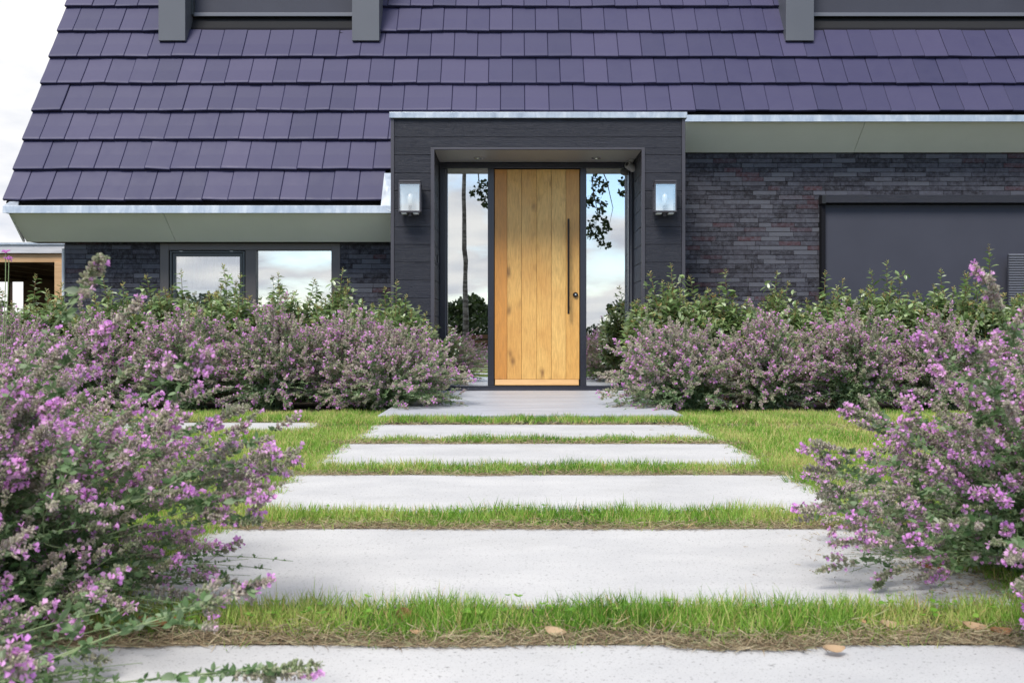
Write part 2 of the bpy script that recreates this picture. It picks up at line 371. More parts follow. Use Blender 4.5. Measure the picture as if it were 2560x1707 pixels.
names = ['white concrete slab nearest the camera, cut off by the photo bottom edge', 'wide pale concrete slab second from the camera, debris on its right end',
         'third pale stepping slab from the camera, middle of the path', 'fourth pale stepping slab, second before the terrace', 'narrow looking pale slab right in front of the grey terrace']
slab_objs = []
for (x0, x1, y0, y1), lb in zip(SL, names):
    mb = MB(); mb.box(x0, x1, y0, y1, -.09, 0.0)
    o = mb.build('paving_slab', MAT['concrete'], None, .006); setp(o, lb, 'paving slab', 'stepping slabs leading to the front door')
mb = MB(); mb.box(-3.75, -1.42, 6.88, 7.42, -.09, .0)
o = mb.build('paving_slab', MAT['concrete'], None, .006); setp(o, 'pale slab lying apart in the lawn to the left, before the flower bed', 'paving slab')
SL2 = SL + [(-3.75, -1.42, 6.88, 7.42), (-1.04, 1.30, 7.62, 11.0)]

# ------------------------------------------------------------------ lawn
def on_slab(x, y, m=0.0):
    k = np.zeros(len(x), bool)
    e = .035 + .03*np.sin(y*23) + .022*np.sin(y*61+1); e2 = .012 + .010*np.sin(x*17) + .008*np.sin(x*43+2)
    for a, b, c_, d in SL2: k |= (x > a + e) & (x < b - e) & (y > c_ + m) & (y < d - e2)
    return k
def lawn():
    Ps = []; Ss = []
    zones = [(1.0, 2.6, -2.4, 2.4, 34000), (2.6, 3.9, -2.8, 2.6, 22000), (3.9, 5.3, -3.4, 3.6, 15000), (5.3, 8.45, -4.6, 5.2, 9500)]
    for y0, y1, x0, x1, dens in zones:
        n = int((y1-y0)*(x1-x0)*dens); x = rng.uniform(x0, x1, n); y = rng.uniform(y0, y1, n)
        ok = ~on_slab(x, y, .012); ok &= np.abs(x) < .56 * y + .3
        x, y = x[ok], y[ok]
        Ps.append(np.stack([x, y], 1)); Ss.append(np.full(len(x), {34000: 1, 22000: 1.15, 15000: 1.35, 9500: 1.7}[dens]))
    Q = np.concatenate(Ps); Wd = np.concatenate(Ss); x, y = Q[:, 0], Q[:, 1]
    # tufts: clumpy thinning and height from a few sine fields
    fld = np.sin(x*9+np.sin(y*7)*2)*np.sin(y*11+np.sin(x*5)*2)*.5 + .3*np.sin(x*31+y*17)*np.sin(y*37-x*13)
    # distance behind the near (front) edge of a strip = the far edge of the slab in front
    front = np.full(len(x), 9.0)
    for a, b, c_, d in SL2:
        k = (x > a-.02) & (x < b+.02) & (y >= d-.02); front = np.where(k, np.minimum(front, y - d), front)
    bare = np.clip((.115 + .035*np.sin(x*7) + .02*np.sin(x*19+y) - front) / .07, 0, 1)
    keep = (rng.random(len(x)) < np.clip(.82 + .45*fld, .15, 1) * (1 - .97*bare)) & (y < 8.45)
    x, y, Wd, fld, bare = x[keep], y[keep], Wd[keep], fld[keep], bare[keep]; n = len(x)
    az = rng.uniform(0, 2*np.pi, n); tilt = rng.uniform(.1, .95, n)
    d = np.stack([np.sin(tilt)*np.cos(az), np.sin(tilt)*np.sin(az), np.cos(tilt)], 1)
    hgt = rng.uniform(.030, .058, n) * (1 + .34*fld) * (1 + .18*np.sin(x*4.3+y*2)*np.sin(x*11+1)) * np.where(y > 5.2, .85, 1)
    lng = rng.random(n) < .01; hgt = np.where(lng, hgt*1.5, hgt)
    wd = .0026 * Wd * rng.uniform(.7, 1.3, n)
    side = ((x < -1.1) | (x > 1.38))
    rnd = np.clip(rng.normal(.46, .19, n) + .20*np.sin(x*3.1+1)*np.sin(y*4.7) + .12*np.sin(x*13+2) - .15*fld + .1*side, 0, .84)
    dead = rng.random(n) < (.13 + .06*side); rnd = np.where(dead, rng.uniform(.85, 1, n), rnd)
    V, Fc, r = inst(T_BLADE, frames(d, rng.uniform(0, 6.28, n)), np.stack([x, y, np.where((y > 7.2) & (y < 7.7), .004, -.022)], 1), np.stack([wd, hgt*.5, hgt + .01], 1), rnd)
    o = link('lawn_grass', arr_mesh('lawn_grass', V, Fc, MAT['grass'], r)); setp(o, 'short green lawn grass growing between and beside the pale slabs', 'grass', None, 'stuff')
    n = 330; cxs = rng.uniform(-1.2, 1.6, n); row = rng.integers(0, 5, n); lo = np.array([2.22, 3.48, 4.77, 6.10, 7.36])[row]
    cys = lo + rng.uniform(0, .2, n); C0 = np.repeat(np.stack([cxs, cys, rng.uniform(.008, .03, n)], 1), 3, 0); m3 = len(C0); a3 = np.repeat(rng.uniform(0, 6.28, n), 3) + np.tile([0, 2.1, 4.2], n)
    d3 = np.stack([np.cos(a3), np.sin(a3), rng.uniform(.1, .7, m3)], 1); s3 = np.repeat(rng.uniform(.009, .017, n), 3)
    V, Fc, r = inst(T_LEAF, frames(d3, np.zeros(m3)), C0, np.stack([s3*.9, s3*.5, s3], 1), rng.uniform(.1, .5, m3))
    o = link('clover', arr_mesh('clover', V, Fc, MAT['grass'], r)); setp(o, 'small clover leaves scattered through the grass strips between the slabs', 'clover', None, 'stuff')
    # thatch: dry clippings lying along the strip fronts and slab ends
    Ps = []
    for i, (a, b, c_, d_) in enumerate(SL2[:6]):
        n = [15000, 8500, 6000, 3500, 2500, 1200][i]
        xx = rng.uniform(a-.12, b+.12, n); yy = d_ + np.abs(rng.normal(0, .062, n)) - .02 + .012*np.sin(xx*9) - .02*(np.sin(xx*3.3+i) > .9)
        Ps.append(np.stack([xx, yy, rng.uniform(-.035, .012, n)*(yy > d_) + .004], 1))
        for side_ in (a, b):
            n2 = n // 10; Ps.append(np.stack([side_ + rng.normal(0, .04, n2), rng.uniform(c_, d_, n2), rng.uniform(-.02, .008, n2)], 1))
    n = 2600; qx = 1.34 - np.abs(rng.normal(0, .17, n)); Ps.append(np.stack([qx, rng.uniform(2.46, 3.3, n), np.full(n, .003)], 1)); shortfrom = sum(len(q_) for q_ in Ps[:-1]); shortto = shortfrom + n
    n = 260; Ps.append(np.stack([rng.uniform(-1, 1.3, n), rng.uniform(1.9, 4.6, n), np.full(n, .003)], 1)[:0])
    n = 3500; Ps.append(np.stack([rng.normal(2.6, .6, n), rng.normal(7.3, .35, n), rng.uniform(-.01, .02, n)], 1))
    n = 1500; Ps.append(np.stack([rng.normal(1.42, .1, n), rng.uniform(3.6, 5.0, n), rng.uniform(-.02, .02, n)], 1))
    Q = np.concatenate(Ps); n = len(Q); az = rng.uniform(0, 2*np.pi, n); tl = rng.normal(0, .22, n)
    d = np.stack([np.cos(az)*np.cos(tl), np.sin(az)*np.cos(tl)*.7, np.abs(np.sin(tl))], 1)
    L_ = rng.uniform(.012, .05, n); L_[shortfrom:shortto] *= .42; V, Fc, r = inst(T_BLADE, frames(d, rng.uniform(0, 6.28, n)), Q, np.stack([np.where(Q[:, 1] > 5, .003, .0017)*rng.uniform(.6, 1.5, n), L_*.35, L_], 1), rng.random(n))
    o = link('dry_clippings', arr_mesh('dry_clippings', V, Fc, MAT['straw'], r)); setp(o, 'dry brown grass clippings lying along the slab edges', 'clippings', None, 'stuff')
lawn()
mb = MB(); strips = [(2.12, 2.44), (3.38, 3.73), (4.67, 5.02), (6.0, 6.36), (7.26, 7.62)]
for a, b in strips: mb.box(-1.03, 1.30, a + .001, b - .001, -.05, -.012)
struct('soil_strip', mb, 'soil')

# ------------------------------------------------------------------ house
house = empty('house', (0, 11, 0), 'dark modern house with purple grey tiled roof, black brick walls and oak front door', 'house')
G = MAT
TAN = 4335 / F; GX = math.atan(TAN); CO, SI = math.cos(GX), math.sin(GX)
D0 = 10.5; ZE = Z(506, D0); DZ = .359; TW = .272; XV = X(10, D0); XR = 7.4; RIDGE = 13.95
GA = DZ / SI
PX0, PX1 = X(977, 10.26), X(1713, 10.26)      # portal outer sides
DL0, DL1 = X(396, 11.6), X(948, 11.6)         # left dormer span
DR0, DR1 = X(1965, 11.6), 6.6                 # right dormer span
def roof():
    mb = MB(); rr = random.Random(3)
    rows = int((RIDGE - D0) * TAN / DZ)
    def at(x, s, n): return (x, D0 + s*CO - n*SI, ZE + s*SI + n*CO)
    for k in range(rows):
        if k < 3: spans = [(XV, PX0 - .012)]
        elif k < 6: spans = [(XV, XR)]
        else: spans = [(XV, DL0 + .02), (DL1 - .02, DR0 + .02)]
        if k == 0: spans = [(XV, PX0 - .10)]
        x = -5.181 + (0 if k % 2 == 0 else .138) - TW
        edges = []
        while x < XR + TW: edges.append(x); x += TW
        for a, b in zip(edges[:-1], edges[1:]):
            if a < XV < b or a < XV: 
                if b - XV < .08: continue
                a = XV if (a < XV) else a
            if a > XV and a - XV < .1: a = XV
            for s0, s1 in spans:
                xa, xb = max(a, s0), min(b, s1)
                if xb - xa < .02: continue
                xa += .0022; xb -= .0022
                dn = rr.gauss(0, .0022); ds = rr.gauss(0, .0025); sk = rr.gauss(0, .0018); r = min(1, max(0, rr.gauss(.5, .27)))
                s = k * GA
                prof = [(GA+.05, .004), (GA*.5, .026), (.03, .048), (.008, .048), (.002, .045), (.001, .040), (.004, .018), (.012, .006)]
                n0 = len(mb.v)
                for xx, e, ins in ((xa, -sk, .004), (xa+.005, -sk, 0), (xb-.005, sk, 0), (xb, sk, .004)):
                    mb.v += [at(xx, s+ds+p+e*.6, q+dn+e - ins) for p, q in prof]
                np_ = len(prof)
                for j in range(3):
                    for i in range(np_-1):
                        mb.f.append((n0+j*np_+i, n0+j*np_+i+1, n0+(j+1)*np_+i+1, n0+(j+1)*np_+i)); mb.r.append(r)
                mb.f.append(tuple(n0+i for i in range(np_))); mb.r.append(r)
                mb.f.append(tuple(n0+3*np_+i for i in reversed(range(np_)))); mb.r.append(r)
    o = mb.build('roof', G['tile'], house)
    u = MB()
    def slab(x0, x1, s0, s1, n0=-.02, n1=-.10):
        P8 = [at(x, s, n) for x in (x0, x1) for s, n in ((s0, n0), (s1, n0), (s1, n1), (s0, n1))]
        b = len(u.v); u.v += P8
        for q in ((0,1,2,3),(7,6,5,4),(0,4,5,1),(1,5,6,2),(2,6,7,3),(3,7,4,0)): u.f.append(tuple(b+i for i in q)); u.r.append(.5)
    smax = (RIDGE - D0) / CO
    slab(XV+.01, PX0-.01, .01, 3*GA-.002); slab(XV+.01, XR, 3*GA+.002, smax)
    u.build('roof_deck', G['underlay'], house)
    b = MB(); zr = ZE + (RIDGE-D0)*TAN; b.poly([(XV, RIDGE, zr), (XR, RIDGE, zr), (XR, 17.6, ZE), (XV, 17.6, ZE)]); b.poly([(XV, 17.6, ZE-.1), (XR, 17.6, ZE-.1), (XR, RIDGE, zr-.1), (XV, RIDGE, zr-.1)])
    b.build('rear_roof', G['tile'], house)
roof()
def bricks(name, x0, x1, z0, z1, D, openings=(), seed=1, tone=0):
    mb = MB(); rr = random.Random(seed); ch = .0525; z = z1; 
    row = 0
    while z > z0:
        x = x0 - rr.uniform(0, .25)
        while x < x1:
            L_ = rr.choice((.27, .27, .25, .21, .14, .28)); a, b = max(x, x0), min(x + L_, x1); x += L_
            if b - a < .02: continue
            segs = [(a, b)]
            for ox0, ox1, oz0, oz1 in openings:
                if z > oz0 and z - ch < oz1:
                    ns = []
                    for p, q in segs:
                        if q <= ox0 or p >= ox1: ns.append((p, q)); continue
                        if p < ox0: ns.append((p, ox0))
                        if q > ox1: ns.append((ox1, q))
                    segs = ns
            r = rr.random(); low = (z1 - z) / (z1 - z0)
            if r > .86 and rr.random() > .25 + tone*low*1.6: r = rr.uniform(.1, .7)
            for p, q in segs:
                if q - p < .015: continue
                e = rr.uniform(-.004, .005); mb.box(p+.0015, q-.0015, D+e, D+.1, z-ch+.004, z-.001+rr.uniform(-.001,.001), r)
        z -= ch; row += 1
    mb.build(name, G['brick'], house, .002)
    b = MB()
    if not openings: b.box(x0, x1, D+.008, D+.32, z0, z1+.001)
    else:
        ox0, ox1, oz0, oz1 = openings[0]
        if ox0 > x0: b.box(x0, ox0, D+.008, D+.32, z0, z1+.001)
        if ox1 < x1: b.box(ox1, x1, D+.008, D+.32, z0, z1+.001)
        b.box(ox0, ox1, D+.008, D+.32, z0, oz0)
        if z1 > oz1 + .01: b.box(ox0, ox1, D+.008, D+.32, oz1, z1)
    b.build('mortar_backing', G['mortar'], house)
DWL, DWR = 10.90, 11.40
WX0, WX1 = X(400, DWL), X(850, DWL); WXC = X(162, DWL)
bricks('brick_wall', WXC, PX0 - .001, -.03, Z(600, DWL), DWL, [(WX0, WX1, .42, 9)], 5, .2)
SX0 = X(2049, DWR); SZ1 = Z(491, DWR)
bricks('brick_wall', PX1 + .001, 7.2, -.03, Z(374, DWR), DWR, [(SX0, 6.9, .25, SZ1)], 9, .9)
# gable and rear walls
g = MB(); xa, xb = WXC + .001, WXC + .3; zr = ZE + (RIDGE-D0)*TAN - .14
prof = [(11.23, -.03), (17.0, -.03), (17.0, 2.1), (RIDGE, zr), (11.23, Z(600, DWL)+.2)]
g.prism(prof, xa, xb); g.build('gable_wall', G['brick'], house)
g = MB(); g.prism([(11.75, -.03), (17.0, -.03), (17.0, 2.1), (RIDGE, zr), (11.75, 2.9)], 6.9, 7.19); g.build('gable_wall', G['brick'], house)
g = MB(); g.box(WXC+.3, 6.9, 16.7, 16.98, -.03, 2.5); g.build('rear_wall', G['brick'], house)
# interior room shell
g = MB(); g.box(WXC+.32, 6.88, 11.26, 16.6, -.02, .03); g.build('room_floor', G['plaster'], house)
g = MB(); g.box(WXC+.32, 6.88, 14.2, 14.3, .03, 2.7); g.build('room_wall', G['plaster'], house)
g = MB(); g.box(WXC+.32, 6.88, 11.75, 14.2, 2.72, 2.8); g.build('ceiling', G['plaster'], house)
# fascias
def fascia(x0, x1, Dt, pt, Db, pb, xj_top, name='fascia'):
    zt, zb = Z(pt, Dt), Z(pb, Db); xj = X(xj_top, Dt); mb = MB()
    for a, b in ((x0, xj-.0025), (xj+.0025, x1)):
        mb.prism([(Dt, zt), (Dt+.02, zt), (Db+.02, zb+.004), (Db, zb)], a, b)
    mb.build(name, G['fascia'], house, .0015)
    k = MB(); k.prism([(Dt+.025, zt), (Db+.24, zt), (Db+.24, zb+.006), (Db+.024, zb+.006)], x0+.004, x1-.004); k.build('eaves_box', G['black'], house)
fascia(X(20, 10.4), PX0-.004, 10.40, 530, 10.80, 605, 407)
fascia(PX1+.004, 7.3, 11.00, 303, 11.38, 381.5, 2164)
# zinc gutters
def gutter(x0, x1, D, p0, p1, back):
    mb = MB(); z1, z0 = Z(p0, D), Z(p1, D)
    mb.prism([(D-.014, z0-.008), (D-.010, z1-.006), (D-.004, z1), (D+.016, z1), (D+.016, z1-.012), (D+.004, z1-.014), (D+.004, z0-.008)], x0, x1)
    mb.prism([(D+.004, z0-.004), (back, z0-.004), (back, z1+.02), (back-.004, z1+.02), (back-.004, z0), (D+.004, z0)], x0+.004, x1-.004)
    mb.build('gutter', G['zinc'], house)
gutter(X(8, 10.38), PX0-.01, 10.38, 514, 531, 10.62)
gutter(PX1+.006, 7.35, 10.98, 288, 303, 11.22)
f = MB()   # upturned end of left gutter against the portal, plus the left end cap
f.prism([(0,0),(0,0),(0,0)], 0, 0) if False else None
def quadslab(mb, p, off=(0, .02, 0)):
    n = len(mb.v); mb.v += [tuple(q) for q in p]; mb.v += [tuple(np.array(q)+np.array(off)) for q in p]; k = len(p)
    mb.f.append(tuple(n+i for i in range(k))); mb.f.append(tuple(n+k+i for i in reversed(range(k)))); mb.r += [.5, .5]
    for i in range(k): j = (i+1) % k; mb.f.append((n+j, n+i, n+k+i, n+k+j)); mb.r.append(.5)
quadslab(f, [P(952, 514, 10.375), P(976.5, 529, 10.36), P(981.5, 440, 10.50), P(977, 433, 10.56), P(961, 433, 10.60)], (0, .025, 0))
quadslab(f, [P(8, 515, 10.372), P(24, 504, 10.45), P(46, 503, 10.5), P(44, 513.5, 10.38)], (0, .02, 0))
build_each(f, 'gutter_end', G['zinc'], house)
f = MB(); quadslab(f, [P(8, 516, 10.37), P(20, 531, 10.37), P(57, 605, 10.77), P(61, 605, 10.9), P(40, 516, 10.8)], (.01, .0, 0)); f.build('fascia_end', G['fascia'], house)

# portal --------------------------------------------------------
DP = 10.26
PZ = Z(297, DP); OX0, OX1 = X(1077, DP), X(1612, DP); OZ = Z(370, DP); IX0, IX1 = X(1086, DP), X(1604, DP); IZ = Z(375, DP)
cl = MB(); rr = random.Random(4); joint = Z(343.6, DP); bh = .1843
levels = [joint + bh*i for i in (1, 0)] ; zz = joint
while zz > .04: zz -= bh; levels.append(max(zz, .03))
levels[0] = PZ
for zt, zb in zip(levels[:-1], levels[1:]):
    if zb >= OZ - .001 - bh*.0 and zt > OZ and zb > OZ:
        cl.box(PX0+.036, PX1-.036, DP, DP+.02, zb+.0035, zt, rr.random())
    else:
        t2 = zt
        if zt > OZ: cl.box(PX0+.036, PX1-.036, DP, DP+.02, OZ, zt, .5); t2 = OZ
        cl.box(PX0+.036, OX0, DP, DP+.02, zb+.0035, t2 - (0 if t2 == zt else 0), rr.random()); cl.box(OX1, PX1-.036, DP, DP+.02, zb+.0035, t2, rr.random())
    for xs, sgn in ((IX0, -1), (IX1, 1)):      # reveal boards inside the recess
        if zb < IZ - .01:
            a, b = (xs-.02, xs) if sgn < 0 else (xs, xs+.02)
            cl.box(a, b, DP+.024, 10.995, zb+.005, min(zt, IZ-.003), rr.random())
cl.build('cladding', G['cladding'], house, .0025)
bk = MB(); bk.box(PX0+.004, OX0, DP+.018, 11.3, .02, PZ-.01); bk.box(OX1, PX1-.004, DP+.018, 11.39, .02, PZ-.01); bk.box(OX0, OX1, DP+.018, 11.3, OZ, PZ-.01)
bk.build('portal_core', G['black'], house)
t = MB()
t.box(PX0, PX0+.034, DP-.008, 11.2, .03, PZ); t.box(PX1-.034, PX1, DP-.008, 11.2, .03, PZ)
t.box(OX0-.001, IX0, DP-.012, DP+.022, .04, IZ); t.box(IX1, OX1+.001, DP-.012, DP+.022, .04, IZ); t.box(OX0-.001, OX1+.001, DP-.012, DP+.022, IZ, OZ)
t.build('trim', G['trim'], house, .002)
c_ = MB(); c_.box(PX0-.012, PX1+.016, DP-.03, 11.1, PZ+.001, Z(282, DP)); c_.build('capping', G['zinc'], house, .003)
s_ = MB(); s_.box(IX0, IX1, DP+.023, 10.995, IZ+.001, OZ-.002); sof = s_.build('soffit', G['soffit'], house)
for px in (1195, 1490):
    D = 10.72; x = X(px, D); mb = MB(); ring = []
    for r0, z in ((.052, IZ), (.052, IZ-.006), (.036, IZ-.006), (.034, IZ+.0)):
        ring.append([(x + r0*math.cos(a), D + r0*math.sin(a), z) for a in [2*math.pi*i/24 for i in range(24)]])
    for a, b in zip(ring[:-1], ring[1:]):
        for i in range(24): j = (i+1) % 24; mb.poly([a[i], a[j], b[j], b[i]])
    mb.build('downlight', G['chrome'], sof)

# entrance screen: frame, door, side lights
DF = 11.0
ex = lambda p: X(p, DF)
ez = lambda p: Z(p, DF)
fr = MB(); HB = .10
fr.box(IX0, IX1, DF, DF+.1, ez(421), IZ-.001)                       # head
fr.box(IX0, IX1, DF-.012, DF+.1, .041, ez(964.5))                    # sill
fr.box(IX0, ex(1119), DF, DF+.1, ez(964), ez(421.3)); fr.box(ex(1571), IX1, DF, DF+.1, ez(964), ez(421.3))
fr.box(ex(1219.5), ex(1235), DF-.006, DF+.1, ez(964), ez(421.3)); fr.box(ex(1450.5), ex(1466), DF-.006, DF+.1, ez(964), ez(421.3))
fr.build('entrance_frame', G['frame_navy'], house, .003)
th = MB(); th.box(IX0, IX1, DF-.06, DF-.013, .041, .062); th.build('threshold', G['frame_navy'], house, .004)
ed = MB(); ed.box(ex(1113), ex(1115.5), DF-.014, DF-.001, ez(962), ez(424)); ed.box(ex(1576), ex(1578.5), DF-.014, DF-.001, ez(962), ez(424)); build_each(ed, 'glazing_bead', G['post_grey'], house)
for a, b, lb in ((1118, 1220.5, 'left'), (1465, 1572, 'right')):
    gl = MB(); gl.box(ex(a), ex(b), DF+.03, DF+.045, ez(964), ez(421)); gl.build('side_light', G['glass'], house)
dr = MB(); eds = [1236.5, 1267.7, 1304, 1342, 1378.6, 1415, 1448.8]; rv = [.05, .42, .52, .80, .66, .95]
for i in range(6):
    dr.box(ex(eds[i])+.0012, ex(eds[i+1])-.0012, DF+.012, DF+.06, ez(948), ez(423.5), rv[i])
door = dr.build('door', G['oak'], house, .0022); 
dk = MB(); dk.box(ex(1236), ex(1449.5), DF+.03, DF+.07, ez(963.5), ez(422.5)); dk.build('door_core', G['black'], door)
rl = MB(); rl.prism([(DF+.058, ez(963)), (DF-.02, ez(963)), (DF-.02, ez(961)), (DF+.008, ez(948.5)), (DF+.058, ez(948.5))], ex(1237.5), ex(1447)); rl.build('weather_bar', G['oak_rail'], door, .002)
h = MB(); hx = ex(1420.5); h.box(hx-.011, hx+.011, DF-.075, DF-.05, Z(785, 10.93), Z(547, 10.93))
for pz in (570, 762): h.tube([(hx, DF-.055, ez(pz)), (hx, DF+.015, ez(pz))], .008, 8)
h.build('handle', G['steel_dark'], door, .003)
lk = MB(); lx, lz = ex(1438.7), ez(737)
lk.tube([(lx, DF+.014, lz), (lx, DF-.004, lz), (lx, DF-.010, lz)], [.029, .029, .025], 24); lko = lk.build('lock', G['steel_dark'], door, 0)
l2 = MB(); l2.tube([(lx+.001, DF-.009, lz+.002), (lx+.001, DF-.015, lz+.002)], [.010, .009], 14); l2.build('cylinder', G['chrome'], door)
bell = MB(); bell.box(IX0, IX0+.012, 10.60, 10.66, 1.42, 1.50); bell.build('bell_button', G['black'], house, .003)

# left window
DW = DWL + .03; wx = lambda p: X(p, DW)
wz = lambda p: Z(p, DW)
w = MB(); zb = .43; zt = wz(608)
w.box(WX0, wx(424), DW-.03, DW+.09, zb, zt); w.box(wx(829.5), WX1, DW-.03, DW+.09, zb, zt)
w.box(wx(424), wx(829.5), DW-.028, DW+.09, wz(626), zt); w.box(wx(615), wx(641), DW-.026, DW+.09, zb, wz(626.2)); w.box(wx(424), wx(615), DW-.028, DW+.09, zb, zb+.07); w.box(wx(641), wx(829.5), DW-.028, DW+.09, zb, zb+.07)
win = w.build('window', G['frame_brown'], house, .003)
s = MB(); a, b, c1, c2 = wx(426), wx(613), zb+.075, wz(628)
for q0, q1 in ((a, a+.022), (b-.022, b)): s.box(q0, q1, DW-.02, DW+.04, c1, c2)
s.box(a+.022, b-.022, DW-.02, DW+.04, c2-.02, c2); s.box(a+.022, b-.022, DW-.02, DW+.04, c1, c1+.03)
s.box(a+.027, a+.058, DW-.008, DW+.03, c1+.03, c2-.025); s.box(b-.058, b-.027, DW-.008, DW+.03, c1+.03, c2-.025); s.box(a+.058, b-.058, DW-.008, DW+.03, c2-.058, c2-.025)
s.build('sash', G['frame_grey'], win, .002)
v = MB(); v.box(a+.11, a+.14, DW-.028, DW-.02, c2-.006, c2); v.box(b-.16, b-.13, DW-.028, DW-.02, c2-.006, c2); build_each(v, 'vent_clip', G['lamp_white'], win)
p_ = MB(); p_.box(a+.05, b-.05, DW+.01, DW+.02, c1+.02, c2-.05); p_.build('pane', G['glass_clear'], win)
p_ = MB(); p_.box(wx(640), wx(830.5), DW+.03, DW+.04, zb+.06, wz(625)); p_.build('pane', G['glass'], win)
sl_ = MB(); sl_.box(WX0-.02, WX1+.02, DWL-.05, DWL+.04, .395, .425); sl_.build('sill', G['lead'], win, .003)
cu = MB()
n = 60; xs = [a + (b-a)*i/n for i in range(n+1)]
for i in range(n):
    y0, y1 = (DW+.16+.02*math.sin(i*1.1), DW+.16+.02*math.sin((i+1)*1.1)); cu.poly([(xs[i], y0, .45), (xs[i+1], y1, .45), (xs[i+1], y1, 2.0), (xs[i], y0, 2.0)])
cu.build('curtain', G['curtain'], win)

# right window with screen
sc_ = MB(); sc_.box(X(2062, 11.34), 6.85, DWR-.04, DWR-.034, .3, Z(512, 11.35)); rs = sc_.build('roller_screen', G['screen'], house)
sb = MB(); sb.box(SX0-.01, 6.92, DWR-.13, DWR+.02, Z(508, 11.3), SZ1); sb.build('screen_box', G['cladding'], rs, .004)
sb = MB(); sb.box(SX0-.005, X(2061, 11.35), DWR-.09, DWR+.02, .3, Z(508.5, 11.3)); sb.box(6.86, 6.91, DWR-.09, DWR+.02, .3, Z(508.5, 11.3)); build_each(sb, 'guide_rail', G['lead'], rs, .002)
sb = MB(); sb.box(SX0-.012, SX0+.03, DWR-.134, DWR+.01, Z(510, 11.3), Z(490, 11.3)); sb.build('end_cap', G['black'], rs, .002)
wn = MB(); wn.box(SX0+.02, 6.88, DWR+.05, DWR+.07, .3, Z(508, 11.4)); wn.build('window_glass', G['glass'], house)
lv = MB(); x0 = X(2523, 11.2)
zq = .45
while zq < Z(637, 11.2): lv.prism([(11.20, zq), (11.20, zq+.014), (11.225, zq+.022), (11.225, zq)], x0, x0+.6); zq += .028
lvo = lv.build('louvre', G['rib_grey'], house)
lb_ = MB(); lb_.box(x0, x0+.6, 11.226, 11.25, .3, Z(636, 11.2)); lb_.build('louvre_back', G['screen'], house)

# dormers
def dormer(xa0, xa1, xb0, xb1, lab):
    zb = Z(102, 11.6); top = 6.6
    d = MB(); 
    for a, b in ((xa0, xa1), (xb0, xb1)): d.box(a, b, 11.60, 13.4, zb, top)
    b_ = MB(); b_.box(xa0-.08, xb1+.08, 11.45, 13.9, top+.001, top+.22); dm = b_.build('dormer', G['post_grey'], house, .004)
    build_each(d, 'dormer_cheek', G['post_grey'], dm, .003)
    s = MB(); s.box(xa1+.03, xb0-.03, 11.87, 11.875, Z(36, 11.86), 6.55); s.build('roller_screen', G['screen'], dm)
    s = MB(); s.box(xa1+.012, xb0-.012, 11.83, 11.868, Z(43, 11.86), Z(34, 11.86)); s.build('bottom_bar', G['rib_grey'], dm, .003)
    s = MB(); s.box(xa1, xa1+.03, 11.80, 11.9, Z(41, 11.86), 6.55); s.box(xb0-.03, xb0, 11.80, 11.9, Z(41, 11.86), 6.55); build_each(s, 'guide_rail', G['frame_grey'], dm)
    s = MB(); s.box(xa1+.001, xb0-.001, 11.95, 12.0, Z(200, 11.9), 6.58); s.build('window_panel', G['black'], dm)
    s = MB(); s.prism([(11.735, Z(88, 11.73)), (11.735, Z(83, 11.735)), (11.93, Z(50, 11.93)), (11.95, Z(50, 11.95)), (11.95, Z(88, 11.73))], xa1+.001, xb0-.001); s.build('flashing', G['lead'], dm)
dormer(X(396, 11.6), X(463, 11.6), X(880, 11.6), X(948, 11.6), 'left')
dormer(X(1965, 11.6), X(2035, 11.6), 6.3, 6.6, 'right')

